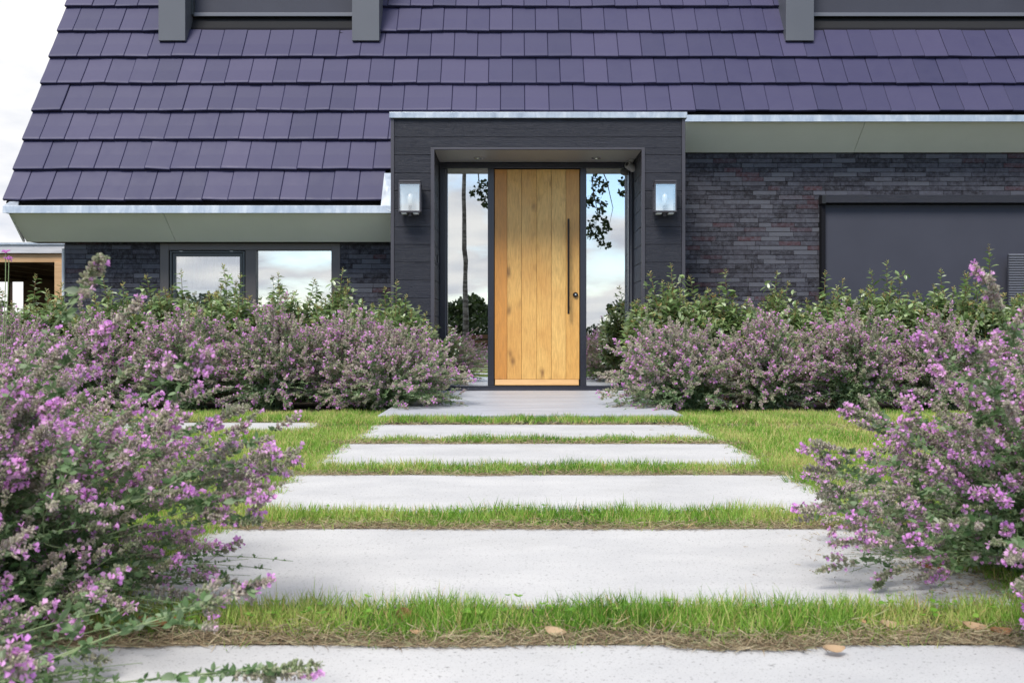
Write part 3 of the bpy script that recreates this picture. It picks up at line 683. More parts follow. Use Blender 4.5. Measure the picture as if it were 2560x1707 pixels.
# ------------------------------------------------------------------ wall lanterns, camera
def lantern(xc, label):
    t = empty('wall_lantern', (xc, DP, 1.9), label, 'lamp', 'wall lanterns beside the front door')
    w_, y0, y1 = .113, 10.075, 10.215; z0, z1 = Z(530, 10.08), Z(457, 10.08); q = .014
    fm = MB()
    for x in (xc-w_, xc+w_-q):
        for y in (y0, y1-q): fm.box(x, x+q, y, y+q, z0+q, z1-q)
    for z in (z0, z1-q):
        fm.box(xc-w_, xc+w_, y0, y0+q, z, z+q); fm.box(xc-w_, xc+w_, y1-q, y1, z, z+q); fm.box(xc-w_, xc-w_+q, y0+q, y1-q, z, z+q); fm.box(xc+w_-q, xc+w_, y0+q, y1-q, z, z+q)
    fm.build('lantern_frame', G['trim'], t, .0015)
    b = MB(); b.box(xc-w_+.004, xc+w_-.004, y0+.005, y1-.005, z1+.008, z1+.026); b.box(xc-.07, xc+.07, y0+.03, y1-.03, z1-.002, z1+.009); b.build('lid', G['trim'], t, .002)
    b = MB(); b.box(xc-.075, xc+.075, y1+.001, DP-.001, z0+.05, z1-.03); b.build('back_plate', G['trim'], t, .002)
    b = MB(); b.box(xc-.06, xc+.06, y0+.03, y1-.03, z0-.006, z0+.006); b.tube([(xc, (y0+y1)/2, z0-.035), (xc, (y0+y1)/2, z0+.07)], .018, 12); b.build('lamp_holder', G['trim'], t)
    b = MB(); b.tube([(xc, (y0+y1)/2, z0+.07), (xc, (y0+y1)/2, z0+.10), (xc, (y0+y1)/2, z0+.14), (xc, (y0+y1)/2, z0+.18), (xc, (y0+y1)/2, z0+.20)], [.013, .02, .031, .024, .006], 14); b.build('bulb', G['bulb'], t, smooth=True)
    b = MB(); b.box(xc-.085, xc-.035, y0+.02, y1-.03, z0-.016, z0-.007); b.box(xc+.035, xc+.085, y0+.02, y1-.03, z0-.016, z0-.007); build_each(b, 'reflector_strip', G['lamp_white'], t)
    g_ = MB(); g_.box(xc-w_+q, xc+w_-q, y0+.004, y0+.007, z0+q, z1-q); g_.build('pane', G['lamp_glass'], t)
    g_ = MB(); g_.box(xc-w_+.005, xc-w_+.008, y0+q, y1-q, z0+q, z1-q); g_.box(xc+w_-.008, xc+w_-.005, y0+q, y1-q, z0+q, z1-q); build_each(g_, 'side_pane', G['lamp_glass'], t)
    g_ = MB(); g_.box(xc-w_+q, xc+w_-q, y1-.010, y1-.006, z0+q, z1-q); g_.build('sky_reflection_sheet', G['lamp_white'], t)  # white sheet stands in for bright sky reflected by the lantern glass
lantern(X(1024, 10.08), 'black box lantern on the dark cladding to the left of the oak door')
lantern(X(1664, 10.08), 'black box lantern on the dark cladding to the right of the oak door')
t = empty('security_camera', (X(1578, 10.85), 10.85, IZ), 'small grey security camera hanging from the porch ceiling in its right corner', 'camera')
cm = MB(); cx0 = X(1578, 10.85); cm.tube([(cx0, 10.85, IZ), (cx0, 10.85, IZ-.012), (cx0-.002, 10.85, IZ-.03), (cx0-.006, 10.84, IZ-.05)], [.028, .026, .016, .013], 14); cm.build('mount', G['lamp_white'], t, smooth=False)
cm = MB(); pz = IZ-.075; cm.tube([(cx0+.028, 10.86, pz-.022), (cx0-.05, 10.80, pz+.02-.0)], [.042, .042], 18); cm.build('camera_body', G['soffit'], t, .004)
cm = MB(); cm.tube([(cx0-.0505, 10.7995, pz+.0203), (cx0-.053, 10.7975, pz+.0215)], [.024, .022], 16); cm.build('lens', G['black'], t)

# ------------------------------------------------------------------ carport at left
cp = empty('carport', (-7.6, 15, 0), 'timber carport with pale roof edge behind the left corner of the house', 'carport')
Dc = 14.0
b = MB(); b.box(-12, X(163, Dc), Dc-.02, Dc+5, Z(612, Dc), Z(607, Dc)); b.build('roof_edge', G['zinc'], cp)
b = MB(); b.box(-12, X(161, Dc), Dc, Dc+.03, Z(633, Dc), Z(612, Dc)-.001); b.build('grey_fascia', G['wood_grey'], cp, .003)
b = MB(); b.box(-12, X(160, Dc), Dc+.05, Dc+.14, Z(655, Dc), Z(634, Dc)); b.build('front_beam', G['wood_new'], cp, .004)
b = MB()
for i in range(9): b.box(-11.8+i*.62, -11.72+i*.62, Dc+.15, Dc+4.9, Z(655, Dc), Z(612, Dc)-.004)
build_each(b, 'joist', G['wood_brown'], cp)
b = MB(); b.box(-12, X(160, Dc), Dc+.15, Dc+4.98, Z(612, Dc)-.03, Z(612, Dc)-.003); b.build('deck_boards', G['wood_brown'], cp)
b = MB(); Dr = Dc+4.9; zt = Z(612, Dc)-.04
b.box(-12, -6.0, Dr, Dr+.1, -.04, .9); b.box(-12, -6.0, Dr, Dr+.1, Z(704, Dr), zt); b.box(X(58, Dr), -6.0, Dr, Dr+.1, .9, Z(704, Dr)); b.box(X(19, Dr), X(25, Dr), Dr, Dr+.1, .9, Z(704, Dr)); b.box(-12, -11.3, Dr, Dr+.1, .9, Z(704, Dr))
b.build('rear_wall', G['wood_brown'], cp)
b = MB(); b.box(X(160, Dc)-.14, X(160, Dc), Dc+.01, Dc+.15, -.04, Z(655, Dc)); b.box(-9.9, -9.76, Dc+.01, Dc+.15, -.04, Z(655, Dc)); build_each(b, 'post', G['wood_new'], cp, .004)
b = MB(); b.tube([(X(162, 11.0), 10.97, -.04), (X(162, 11.0), 10.97, 1.60)], .018, 10); dp = b.build('corner_pipe', G['white_paint'], house)

# ------------------------------------------------------------------ plants
def bez(a, c, b, t): t = t[:, None]; return (1-t)**2*a + 2*(1-t)*t*c + t*t*b
def tubes(paths, radii, k=3):
    Vs = []; Fs = []; off = 0; ang = np.arange(k)*2*np.pi/k
    for p, r in zip(paths, radii):
        d = nrm(np.gradient(p, axis=0)); ref = np.array([.3, .9, .2]); a = nrm(np.cross(d, ref)); b = np.cross(d, a)
        rr_ = np.linspace(r, r*.45, len(p))[:, None, None]
        ring = p[:, None, :] + rr_*(a[:, None, :]*np.cos(ang)[None, :, None] + b[:, None, :]*np.sin(ang)[None, :, None])
        Vs.append(ring.reshape(-1, 3)); n = len(p)
        i = np.arange(n-1)[:, None]*k; q = np.arange(k)[None]; q2 = (q+1) % k
        Fs.append(np.stack([i+q, i+q2, i+k+q2, i+k+q], -1).reshape(-1, 4) + off); off += n*k
    return np.concatenate(Vs), np.concatenate(Fs)
def catmint_meshes(seed, n, H, R, fine, features=(), lean=(0, 0), petal=.3, amin=0, az_rng=(0, 2*np.pi), nb=4, spike=.13, base_r=.13, leafk=2, maxang=90, nl=0, skip=.32):
    """returns meshes for stems, leaves, calyces, petals in plant space"""
    r = np.random.default_rng(seed); paths = []; rad_ = []; WP = []; WD = []; WS = []; WB = []; WR = []; LP = []; LD = []; LS = []
    def shoot(a, c, b, rr_, sp, whorls=True, leafy=True, bloomy=False):
        L_ = np.linalg.norm(b-a); k = max(4, int(L_/.05)); t = np.linspace(0, 1, k); p = bez(a, c, b, t)
        paths.append(p); rad_.append(rr_)
        gap = .0125 if fine else .018
        lowp = False if (not whorls or bloomy) else b[2] < (.30 if skip < .9 else .62)*H and r.random() < (skip if fine else .62)
        if whorls and not lowp:
            m_ = max(3, int(sp/gap)); s = (np.arange(m_)/m_)**1.25*sp; tt = 1 - s/max(L_, .01)*.95; tt = tt[tt > .1]; s = s[:len(tt)]
            q = bez(a, c, b, tt); dd = nrm(bez(a, c, b, tt+.02)-q); WP.append(q); WD.append(dd); bl = petal*r.choice([.1, .5, 1.2, 2.6], p=[.35, .3, .2, .15]); WB.append(np.full(len(q), bl)*np.clip(1.3 - s/sp, .2, 1.2)); WR.append(np.full(len(q), r.normal(.45, .22)))
            WS.append(np.clip(.35 + s/.035, .35, 1.0)*r.uniform(.8, 1.15, len(tt))*np.clip(1.25 - .45*s/sp, .6, 1.2))
        if leafy:
            g2 = .028 if fine else .045; m_ = int(L_*.95/g2)
            if m_ > 0:
                tt = r.uniform(.04, max(.1, 1-.7*sp/L_) if not (whorls and lowp) else 1.0, m_); q = bez(a, c, b, tt); 
                for _ in range(leafk):
                    LP.append(q); LD.append(r.normal(0, 1, (m_, 3))*np.array([1, 1, .5]) + np.array([0, 0, .25])); LS.append(r.uniform(.6, 1.25, m_)*(1.3-.75*tt))
        return p
    def branchy(a, c, b, rr_, sp, nbr):
        shoot(a, c, b, rr_, sp)
        L_ = np.linalg.norm(b-a)
        for t0 in r.uniform(.4, .92, nbr):
            q = bez(a, c, b, np.array([t0]))[0]; d = nrm((bez(a, c, b, np.array([t0+.03]))[0]-q)[None])[0]
            o = r.normal(0, 1, 3); o -= d*o.dot(d); o = nrm(o[None])[0]
            l = L_*r.uniform(.14, .32)*(1.15-.5*t0); e = q + (d*.75 + o*.6 + np.array([0, 0, .18]))*l
            shoot(q, q + (d*.35 + o*.55)*l*.6, e, rr_*.6, min(sp*.6, l*.75))
    for i in range(n):
        az = r.uniform(*az_rng); u = r.random(); ang = amin + (rad(maxang)-amin) * u**.75
        f = r.uniform(.68, 1.03) if r.random() < .8 else r.uniform(.35, .7)
        tip = np.array([R*np.sin(ang)*np.cos(az), R*np.sin(ang)*np.sin(az), max(.05, H*np.cos(ang)**.8 if ang < rad(90) else .06)])*f
        tip[:2] += np.array(lean)*r.uniform(.5, 1.1); tip += r.normal(0, .03, 3); tip[2] = max(tip[2], .05)
        a = np.array([*(r.normal(0, base_r*.5, 2)), 0.]); c = a + (tip-a)*.42; c[2] += H*.22*np.sin(ang)
        branchy(a, c, tip, .0018 if fine else .0030, spike*r.uniform(.6, 1.2), nb)
    for i in range(nl):        # leafy shoots without flowers that fill the base of the plant
        az = r.uniform(0, 6.28); ang = rad(88)*r.random()**.55; f = r.uniform(.45, .88)
        tip = np.array([R*np.sin(ang)*np.cos(az)*f, R*np.sin(ang)*np.sin(az)*f, max(.04, H*.78*np.cos(ang)*f)]); a = np.array([*(r.normal(0, base_r*.6, 2)), 0.])
        for _ in range(2): shoot(a, a + (tip-a)*.5 + np.array([0, 0, .06]), tip + r.normal(0, .03, 3), .0014, .02, False)
    for tip, sp in features:
        tip = np.array(tip, float); a = np.array([*(r.normal(0, base_r*.4, 2)), 0.02]); c = a + (tip-a)*.5; c[2] += .12*H
        shoot(a, c, tip, .0022, sp, bloomy=True)
        for j in range(4):
            t0 = r.uniform(.72, .95); q = bez(a, c, tip, np.array([t0]))[0]; e = q + (tip-q)*r.uniform(.4, .8) + r.normal(0, .028, 3); shoot(q, (q+e)/2 + r.normal(0, .008, 3), e, .0013, sp*.5, bloomy=True)
    V, Fc = tubes(paths, rad_); out = {}
    out['stems'] = arr_mesh('mint_stems', V, Fc, G['mint_stem'], r.random(len(V)))
    LP_, LD_, LS_ = np.concatenate(LP), np.concatenate(LD), np.concatenate(LS); m_ = len(LP_); sz = LS_*(.021 if fine else .032)
    V, Fc, q = inst(T_LEAF if fine else T_SLEAF, frames(LD_, r.uniform(0, 6.28, m_)), LP_, np.stack([sz*.5, sz*.6, sz], 1), np.clip(r.normal(.42, .22, m_), 0, 1))
    out['leaves'] = arr_mesh('mint_leaves', V, Fc, G['mint_leaf'], q)
    WP_, WD_, WS_ = np.concatenate(WP), np.concatenate(WD), np.concatenate(WS); m_ = len(WP_)
    k = 16 if fine else 7; fr_ = frames(WD_, r.uniform(0, 6.28, m_))
    ph = (np.arange(k)*2*np.pi/k)[None] + r.normal(0, .3, (m_, k)); el = r.uniform(.15, 1.0, (m_, k))
    d = (fr_[:, :, 0][:, None]*np.cos(ph)[..., None] + fr_[:, :, 1][:, None]*np.sin(ph)[..., None]) + fr_[:, :, 2][:, None]*el[..., None]
    d = d.reshape(-1, 3); pp = np.repeat(WP_, k, 0) + r.normal(0, .0022 if fine else .005, (m_*k, 3)); ss = np.repeat(WS_, k)*r.uniform(.75, 1.2, m_*k)
    base = .0098 if fine else .0140
    V, Fc, q = inst(T_CAL if fine else T_X, frames(d, r.uniform(0, 6.28, m_*k)), pp, ss*base, np.clip(np.repeat(np.concatenate(WR) + r.normal(0, .08, m_), k) + r.normal(0, .15, m_*k), 0, 1))
    out['calyces'] = arr_mesh('mint_calyces', V, Fc, G['calyx'], q)
    # petals: only some whorls of some shoots bloom
    bloom = np.repeat(np.clip(np.concatenate(WB)*r.uniform(.5, 1.5, m_), 0, 2.2), k); pick = r.random(m_*k) < bloom*(.23 if fine else .27)
    dd, p2, s2 = nrm(d[pick]), pp[pick], ss[pick]; nn = len(dd)
    p2 = p2 + dd*(base*.7)*s2[:, None]; s3 = r.uniform(.75, 1.25, nn)*(.0105 if fine else .0150)
    V, Fc, q = inst(T_FLO if fine else T_X, frames(dd, r.uniform(0, 6.28, nn)), p2, s3, r.random(nn))
    out['petals'] = arr_mesh('mint_petals', V, Fc, G['petal'], q)
    return out
PN = {'stems': 'stems', 'leaves': 'leaves', 'calyces': 'seed_heads', 'petals': 'flowers'}
def plant(ms, loc, label, group, rz=0, sc=(1, 1, 1), name='catmint', cat='flowering plant'):
    t = empty(name, loc, label, cat, group); t.rotation_euler.z = rz; t.scale = sc
    for k, me in ms.items(): link(PN.get(k, k), me, t)
    return t
FG = 'catmint plants in the foreground'; MG = 'catmint plants in the flower beds'
def feat(base, lst):
    return [(tuple(np.array(P(px, py, D)) - np.array(base)), sp) for px, py, D, sp in lst]
bA = (-1.42, 2.35, -.02)
A = catmint_meshes(11, 310, .70, .90, True, feat(bA, [(255, 642, 1.75, .10), (520, 885, 2.1, .13), (620, 1015, 2.15, .12), (690, 1130, 2.2, .16), (755, 1150, 2.25, .12), (675, 1235, 2.2, .14), (350, 760, 2.2, .12), (660, 1300, 2.2, .12)]), petal=.48, lean=(.06, -.05), nb=5, leafk=3, maxang=90, nl=300)
plant(A, bA, 'large blooming catmint in the left foreground leaning over the slabs', FG)
bB = (-1.12, 1.55, -.03)
B = catmint_meshes(12, 150, .44, .58, True, feat(bB, [(680, 1450, 1.75, .13), (800, 1662, 1.55, .11), (60, 1640, 1.4, .08), (560, 1500, 1.7, .06)]), petal=.3, nb=3, lean=(-.03, 0), leafk=4, nl=300, skip=.9)
plant(B, bB, 'low leafy catmint in the bottom left corner of the photo', FG)
bC = (-2.1, 3.7, -.02)
Cm = catmint_meshes(13, 150, .80, .85, True, petal=.5, nb=4, nl=80)
plant(Cm, bC, 'catmint behind the large left foreground one, at the left photo edge', FG)
plant(Cm, (-3.0, 5.3, -.02), 'catmint half way between the foreground and the left flower bed', FG, 2.1, (1, 1, .95))
bR = (1.62, 2.75, -.02)
Rm = catmint_meshes(14, 280, .72, .82, True, feat(bR, [(2470, 690, 2.2, .14), (2290, 840, 2.45, .13), (2115, 1020, 2.5, .15), (2030, 1105, 2.5, .12), (2012, 1170, 2.55, .12), (2000, 1275, 2.5, .10), (2075, 1360, 2.5, .10), (2545, 1470, 2.0, .16), (2520, 1400, 2.0, .16), (2400, 850, 2.3, .12)]), petal=.48, lean=(-.05, -.02), nb=5, leafk=3, maxang=90, nl=200)
plant(Rm, bR, 'large blooming catmint in the right foreground leaning over the slabs', FG)
plant(Cm, (2.35, 3.95, -.02), 'catmint behind the right foreground one, at the right photo edge', FG, 3.9, (1, 1, .95))
# mid beds
m1 = catmint_meshes(21, 300, .90, .60, False, petal=.42, nb=3, spike=.17, leafk=3)
m2 = catmint_meshes(22, 300, .88, .62, False, petal=.50, nb=3, spike=.17, leafk=3)
m3 = catmint_meshes(23, 320, .76, .66, False, petal=.34, nb=3, spike=.15, lean=(.16, -.08), leafk=3)
m4 = catmint_meshes(24, 330, .78, .66, False, petal=.36, nb=3, spike=.15, lean=(-.18, -.08), leafk=3)
for ms, x, y, rz, s, lb in (
    (m2, -4.6, 8.95, .4, 1.0, 'catmint clump at the left photo edge under the leafy shrubs'),
    (m1, -3.75, 8.95, 1.9, .98, 'catmint clump before the brick wall left of the window'),
    (m2, -2.95, 8.95, 2.7, 1.02, 'catmint clump before the left half of the window'),
    (m1, -2.15, 8.9, 4.0, 1.04, 'catmint clump before the right half of the window'),
    (m2, -1.5, 9.0, 5.0, 1.02, 'tall pink catmint clump before the left lantern'),
    (m3, -1.12, 8.72, 0, 1.0, 'rounded catmint spilling onto the terrace left of the oak door'),
    (m4, 1.52, 8.75, 0, 1.02, 'rounded catmint spilling onto the terrace right of the oak door'),
    (m1, 2.25, 8.9, .8, .98, 'catmint clump below the right lantern and brick wall'),
    (m2, 3.05, 8.9, 2.2, 1.02, 'tall pink catmint clump before the left end of the wide screen'),
    (m1, 3.85, 8.95, 3.1, .96, 'catmint clump in front of the wide dark screen'),
    (m2, 4.7, 8.95, 4.4, .96, 'catmint clump at the right photo edge of the far bed')):
    plant(ms, (x, y, -.02), lb, MG, rz, (s, s, s))

def shrub_meshes(seed, n, H, R, tall=()):
    r = np.random.default_rng(seed); paths = []; rd = []; LP = []; LD = []; LS = []; YP = []; YD = []; YS = []
    tips = []
    for i in range(n):
        az = r.uniform(0, 6.28); u = r.random()**.6; rr_ = R*u
        tips.append((np.array([rr_*np.cos(az), rr_*np.sin(az), H*(1-.38*u**2)*r.uniform(.72, 1.05)]), False))
    for t in tall: tips.append((np.array(t), True))
    for tip, tl in tips:
        a = np.array([*r.normal(0, .09, 2), 0.]); c = a + (tip-a)*.55; c[:2] = a[:2] + (tip[:2]-a[:2])*.85; c += r.normal(0, .07, 3)
        p = bez(a, c, tip, np.linspace(0, 1, 9)); paths.append(p); rd.append(.0055); L_ = np.linalg.norm(tip-a)
        m_ = int(L_*.85/.026); tt = np.linspace(.22, .97, m_); q = bez(a, c, tip, tt); d0 = nrm(bez(a, c, tip, tt+.02)-q)
        ph = np.arange(m_)*2.4 + r.uniform(0, 6); fr_ = frames(d0, ph*0)
        out = fr_[:, :, 0]*np.cos(ph)[:, None] + fr_[:, :, 1]*np.sin(ph)[:, None]
        LP.append(q); LD.append(out*1.0 + d0*r.uniform(.1, .8, m_)[:, None] + np.array([0, 0, -.05])); LS.append(r.uniform(.7, 1.2, m_)*np.where(tt > .9, .7, 1))
        # side twigs
        for t0 in r.uniform(.35, .85, 4):
            q0 = bez(a, c, tip, np.array([t0]))[0]; o = r.normal(0, 1, 3); o[2] = abs(o[2])*.8+.2; o = nrm(o[None])[0]; e = q0 + o*r.uniform(.1, .22)
            paths.append(np.linspace(q0, e, 4)); rd.append(.003); k = 9; tt = np.linspace(.15, 1, k); qq = q0 + (e-q0)*tt[:, None]
            LP.append(qq); LD.append(r.normal(0, 1, (k, 3)) + o*.6); LS.append(r.uniform(.6, 1.1, k))
        if r.random() < .8 or tl:
            k = 7; YP.append(tip + (tip-c)*np.linspace(-.06, .03, k)[:, None]); ph = np.arange(k)*2.4
            YD.append(np.stack([np.cos(ph), np.sin(ph), np.full(k, .75)], 1) + r.normal(0, .2, (k, 3))); YS.append(np.linspace(.8, .4, k)*r.uniform(.8, 1.2))
    V, Fc = tubes(paths, rd); o = {'stems': arr_mesh('shrub_stems', V, Fc, G['shrub_stem'], r.random(len(V)))}
    P_, D_, S_ = np.concatenate(LP), np.concatenate(LD), np.concatenate(LS)*.092; n_ = len(P_)
    V, Fc, q = inst(T_LEAF, frames(D_, r.uniform(-.5, .5, n_) + np.pi*(r.random(n_) < .0)), P_, np.stack([S_*.46, S_*.6, S_], 1), np.clip(r.normal(.55, .25, n_), 0, 1)); o['leaves'] = arr_mesh('shrub_leaves', V, Fc, G['shrub_leaf'], q)
    P_, D_, S_ = np.concatenate(YP), np.concatenate(YD), np.concatenate(YS)*.055; n_ = len(P_)
    V, Fc, q = inst(T_LEAF, frames(D_, r.uniform(0, 6.28, n_)), P_, np.stack([S_*.36, S_*.6, S_], 1), r.random(n_)); o['young_leaves'] = arr_mesh('shrub_young', V, Fc, G['young_leaf'], q)
    return o
s1 = shrub_meshes(31, 90, 1.22, .48, [(.1, 0, 1.42), (-.25, .1, 1.32)]); s2 = shrub_meshes(32, 90, 1.20, .5, [(-.05, .05, 1.38), (.3, 0, 1.31)])
s3 = shrub_meshes(33, 92, 1.28, .5, [(0, 0, 1.46), (.22, 0, 1.38)])
s4 = shrub_meshes(34, 88, 1.24, .5, [(0, 0, 1.62), (-.2, .1, 1.35)])
SG = 'leafy evergreen shrubs along the house wall'
for ms, x, y, rz, s, lb in (
    (s1, -5.3, 9.9, .3, 1.0, 'leafy shrub at the left photo edge before the carport'), (s2, -4.7, 9.95, 1.4, .98, 'leafy shrub before the left corner of the house'),
    (s1, -4.05, 10.0, 2.8, .96, 'leafy shrub before the brick left of the window'), (s2, -3.4, 9.95, 4.1, 1.02, 'leafy shrub before the opening window sash'),
    (s3, -2.9, 9.95, 1.0, 1.0, 'tallest leafy shrub before the window, below its opening sash'), (s2, -2.3, 9.95, .2, 1.0, 'leafy shrub before the fixed right pane of the window'),
    (s1, -1.72, 9.95, 5.0, 1.0, 'leafy shrub before the brick between window and porch'), (s2, -1.12, 9.7, 2.2, .93, 'leafy shrub at the left side of the porch opening'),
    (s1, 1.52, 9.8, 1.1, 1.0, 'leafy shrub at the right side of the porch opening'), (s2, 2.05, 9.95, 3.3, .99, 'leafy shrub below the right lantern'),
    (s1, 2.65, 10.0, 4.4, .95, 'leafy shrub before the middle of the right brick wall'), (s2, 3.2, 10.0, .9, .98, 'leafy shrub before the left edge of the wide screen'),
    (s3, 3.75, 10.0, 2.0, 1.0, 'tall leafy shrub before the left half of the wide screen'), (s2, 4.3, 10.0, 5.2, 1.0, 'leafy shrub before the middle of the wide screen'),
    (s4, 4.75, 9.95, .0, 1.0, 'leafy shrub with the tallest upright shoot, before the wide screen'), (s1, 5.3, 10.0, 1.7, 1.02, 'leafy shrub at the right photo edge')):
    plant(ms, (x, y, -.02), lb, SG, rz, (s, s, s*(.93 if x < 0 else .96)), 'evergreen_shrub', 'shrub')
# verbena at far left
def verbena():
    t = empty('verbena', (X(-30, 5.0), 5.0, -.02), 'thin verbena with two small pink heads at the left photo edge', 'flowering plant')
    st = MB(); hd = MB(); base = np.array((X(-30, 5.0), 5.0, -.02))
    for px, py in ((14, 632), (22, 650)):
        tip = np.array(P(px, py, 5.0)); c = (base+tip)/2 + np.array([.05, 0, .1]); p = bez(base, c, tip, np.linspace(0, 1, 14)); st.tube([tuple(q) for q in p], .0022, 5)
        for i in range(26):
            o = np.array([random.gauss(0, .010), random.gauss(0, .010), random.gauss(.004, .004)]); q = tip+o; hd.tube([tuple(q), tuple(q+np.array([0, 0, .006]))], [.0025, .0045], 5)
    st.build('stems', G['mint_stem'], t); hd.build('flowers', G['petal'], t)
verbena()

# ------------------------------------------------------------------ fallen leaves
def fallen(px, py, L_, rz, tilt, c, label):
    D = F*H0/(py-CY); loc = (X(px, D), D, .0)
    mb = MB(); nx, ny = 6, 3
    up = .035 if 'curled' in label and 'upright' in label else 0
    for i in range(nx):
        for j in range(-ny, ny):
            def pt(i_, j_):
                u = i_/nx; w = math.sin(math.pi*min(1, u*1.02+.0))**.7*.32*L_ if 0 < u < 1 else 0.002
                v_ = j_/ny; return ((u-.5)*L_, v_*w, .10*L_*(v_*v_) + .22*L_*(u-.5)**2*2 + .01)
            mb.poly([pt(i, j), pt(i+1, j), pt(i+1, j+1), pt(i, j+1)], c)
    me_o = mb.build('fallen_leaf', G['fallen'], None); me_o.location = loc; me_o.rotation_euler = (tilt, tilt*.4, rz)
    setp(me_o, label, 'leaf', 'fallen leaves on the grass and slabs')
for a in ((1005, 1550, .075, .8, .9, .35, 'curled pinkish brown leaf standing up in the near grass strip'), (1388, 1592, .05, -.4, .3, .98, 'pale greenish leaf lying at the lower edge of the near grass strip'),
          (395, 1572, .09, .1, .1, .05, 'orange leaf in the near grass strip under the left catmint'), (2500, 1592, .055, .2, .2, .15, 'orange brown leaf at the right end of the near grass strip'),
          (2432, 1578, .05, -.2, .3, .8, 'tan leaf left of the orange leaf at the right end of the strip'), (2325, 1428, .075, .1, .2, .02, 'rolled rusty leaf on the slab under the right catmint'),
          (2438, 1560, .03, 1.2, .5, .12, 'tiny orange leaf above the tan leaf at the right end'), (2215, 1572, .045, .3, .4, .95, 'whitish dry leaf in the right half of the near grass strip'),
          (2082, 1637, .05, .2, .2, .9, 'pale dry leaf lying on the nearest slab'), (1040, 1592, .03, .1, .2, .7, 'small beige leaf just below the curled standing leaf'),
          (2150, 1565, .03, .9, .3, .6, 'small tan leaf beside the whitish dry leaf')):
    fallen(*a)

# ------------------------------------------------------------------ behind the camera: what the glass mirrors
def foliage(name, clumps, leaf, dens, seed, parent, mat='tree_leaf'):
    r = np.random.default_rng(seed); Ps = []
    for (x, y, z, a, b, c) in clumps:
        n = int(dens*a*b*c*8) + 20; q = nrm(r.normal(0, 1, (n, 3)))*(r.random((n, 1))**.4); Ps.append(q*np.array([a, b, c]) + np.array([x, y, z]))
    Q = np.concatenate(Ps); n = len(Q); d = r.normal(0, 1, (n, 3)); S = leaf*r.uniform(.6, 1.3, n)
    V, Fc, q = inst(T_LEAF, frames(d, r.uniform(0, 6.28, n)), Q, np.stack([S*.7, S*.5, S], 1), r.random(n))
    me = arr_mesh(name, V, Fc, G[mat], q); o = link(name, me, parent); return o
def btree(x, y, H, R, label, seed, leaf=.35):
    t = empty('tree', (x, y, -.04), label, 'tree', 'trees mirrored in the glass'); r = random.Random(seed)
    tr = MB(); tr.tube([(0, 0, 0), (.05, 0, H*.4), (0, .1, H*.85)], [H*.03, H*.022, H*.006], 9)
    for i in range(6):
        a = r.uniform(0, 6.28); tr.tube([(0, 0, H*.35+i*.06*H), (R*.6*math.cos(a), R*.6*math.sin(a), H*(.5+.07*i))], [H*.012, H*.004], 6)
    o = tr.build('trunk', G['bark'], None); o.parent = t
    cs = []
    for i in range(16):
        a = r.uniform(0, 6.28); u = r.random()**.5*R*.8; z = H*r.uniform(.35, .9); cs.append((u*math.cos(a), u*math.sin(a), z, R*.4, R*.4, H*.12))
    foliage('crown', cs, leaf, 26/(leaf/.35)**2, seed, t)
rr = random.Random(8)
for x, y, H, R, lb in ((9.4, -52, 4.4, 2.2, 'broad dark tree mirrored in the right side light'), (12.5, -55, 5.0, 2.6, 'dark tree beyond the broad one mirrored in the right side light'),
                       (-4.5, -45, 3.3, 2.6, 'round tree mirrored in the left side light'), (-9, -47, 3.5, 2.6, 'tree left of the round mirrored one'), (-1.2, -48, 3.3, 2.4, 'tree right of the round mirrored one'), (-24, -50, 4, 3, 'far tree behind the viewer on the left'), (-34, -50, 4, 3, 'farthest tree behind the viewer on the left')):
    btree(x, y, H, R, lb, int(abs(x)*10))
hd = empty('hedge', (0, -24, 0), 'long dark hedge behind the viewer mirrored in the glass', 'hedge')
o = foliage('foliage', [(x, 0, .45, 1.0, .7, (1.15 if x < 1.5 else .5) + .2*rr.random()) for x in np.arange(-24, 25, .9)], .16, 110, 5, hd)
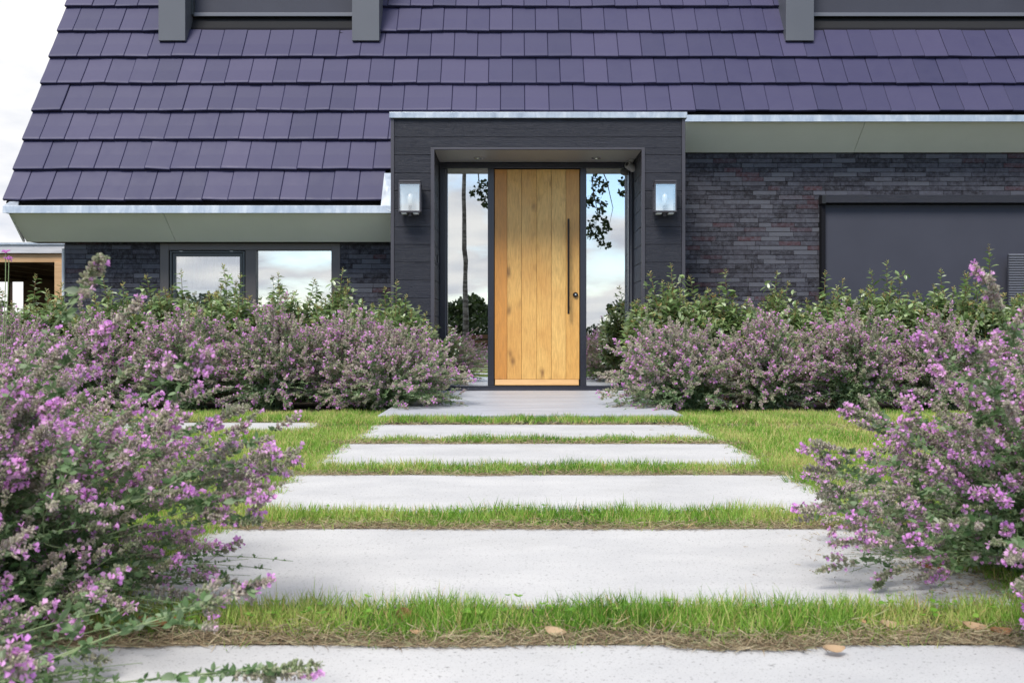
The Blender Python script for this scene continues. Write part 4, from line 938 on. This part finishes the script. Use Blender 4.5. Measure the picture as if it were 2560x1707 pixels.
# birch like slender trunk, big branchy tree hanging leaves
bt = empty('birch_tree', (X(1163, 28), -6, -.04), 'slender birch trunk mirrored in the left side light', 'tree')
tr = MB(); tr.tube([(0,0,0),(.02,0,1.2),(.0,0,2.0),(.02,0,2.75),(-.03,0,3.1),(-.04,0,4.5),(-.02,0,7)], [.09,.08,.075,.07,.07,.06,.04], 10)
o = tr.build('trunk', G['birch_bark'], None, smooth=True); o.parent = bt
foliage('crown', [(rr.gauss(0, .4), rr.gauss(0, .4), 6.6+rr.random()*1.6, .45, .45, .5) for i in range(7)], .07, 60, 9, bt)
ot = empty('oak_tree', (.55, -4.0, -.04), 'oak whose hanging twigs are mirrored in both side lights', 'tree')
tr = MB(); tr.tube([(0,0,0),(.03,0,1.5),(0,0,3.4),(.05,-.1,5.5),(0,-.2,8)], [.17,.14,.12,.1,.04], 12)
for e in ((1.6, 0, 5.4), (-1.5, 0, 5.2), (.5, -1.6, 6.5), (-.5, 1.0, 7), (1.2, -.8, 7.2)): tr.tube([(0, 0, 4.2), (e[0]*.5, e[1]*.5, 4.2+(e[2]-4.2)*.7), e], [.07, .05, .02], 7)
for pts in (((1.6, 0, 5.4), (1.5, 0, 4.6), (1.65, .05, 3.9), (1.6, 0, 3.5)), ((1.6, 0, 5.4), (1.9, 0, 4.7), (2.05, 0, 4.0), (1.95, 0, 3.55)), ((-1.5, 0, 5.2), (-1.45, 0, 4.6), (-1.4, 0, 4.3))): tr.tube(pts, [.02, .014, .009, .005][:len(pts)], 5)
o = tr.build('trunk', G['bark'], None); o.parent = ot
cl_ = []
def ref(px, py, s=.14): 
    D = 26.0; return (X(px, D)-.55, 0, Z(py, D), s, s, s)
for px, py, s in ((1490,445,.2),(1510,460,.18),(1495,475,.2),(1480,495,.2),(1505,505,.16),(1500,520,.16),(1475,505,.14),(1490,540,.10),(1512,548,.12),(1480,560,.14),(1500,575,.15),(1515,565,.12),(1478,582,.16),(1495,590,.14),(1505,605,.13),(1520,610,.08),(1560,450,.12),(1568,465,.12),(1555,480,.06),
                  (1195,470,.15),(1210,490,.16),(1205,455,.14),(1180,480,.08),(1215,505,.1),(1218,470,.15)): cl_.append(ref(px, py, s*.85))
for i in range(46):
    a = rr.uniform(0, 6.28); u = rr.random()**.5*2.1; cl_.append((u*math.cos(a), u*math.sin(a)*.8-.6, rr.uniform(5.3, 7.8), .4, .4, .3))
foliage('crown', cl_, .105, 520, 12, ot)
# fence added behind the viewer; its reflection stands in for stairs indoors
ff = empty('stand_in_fence', (0, -16, 0), 'added rail fence whose mirror image stands in for stairs behind the side lights', 'fence')
b = MB()
for i in range(-9, 10): b.box(i*2-.05, i*2+.05, -.05, .05, -.05, .55)
for z in (.06, .26, .46): b.box(-18, 18, -.075, -.051, z, z+.15)
o = b.build('rails', G['wood_brown'], None); o.parent = ff
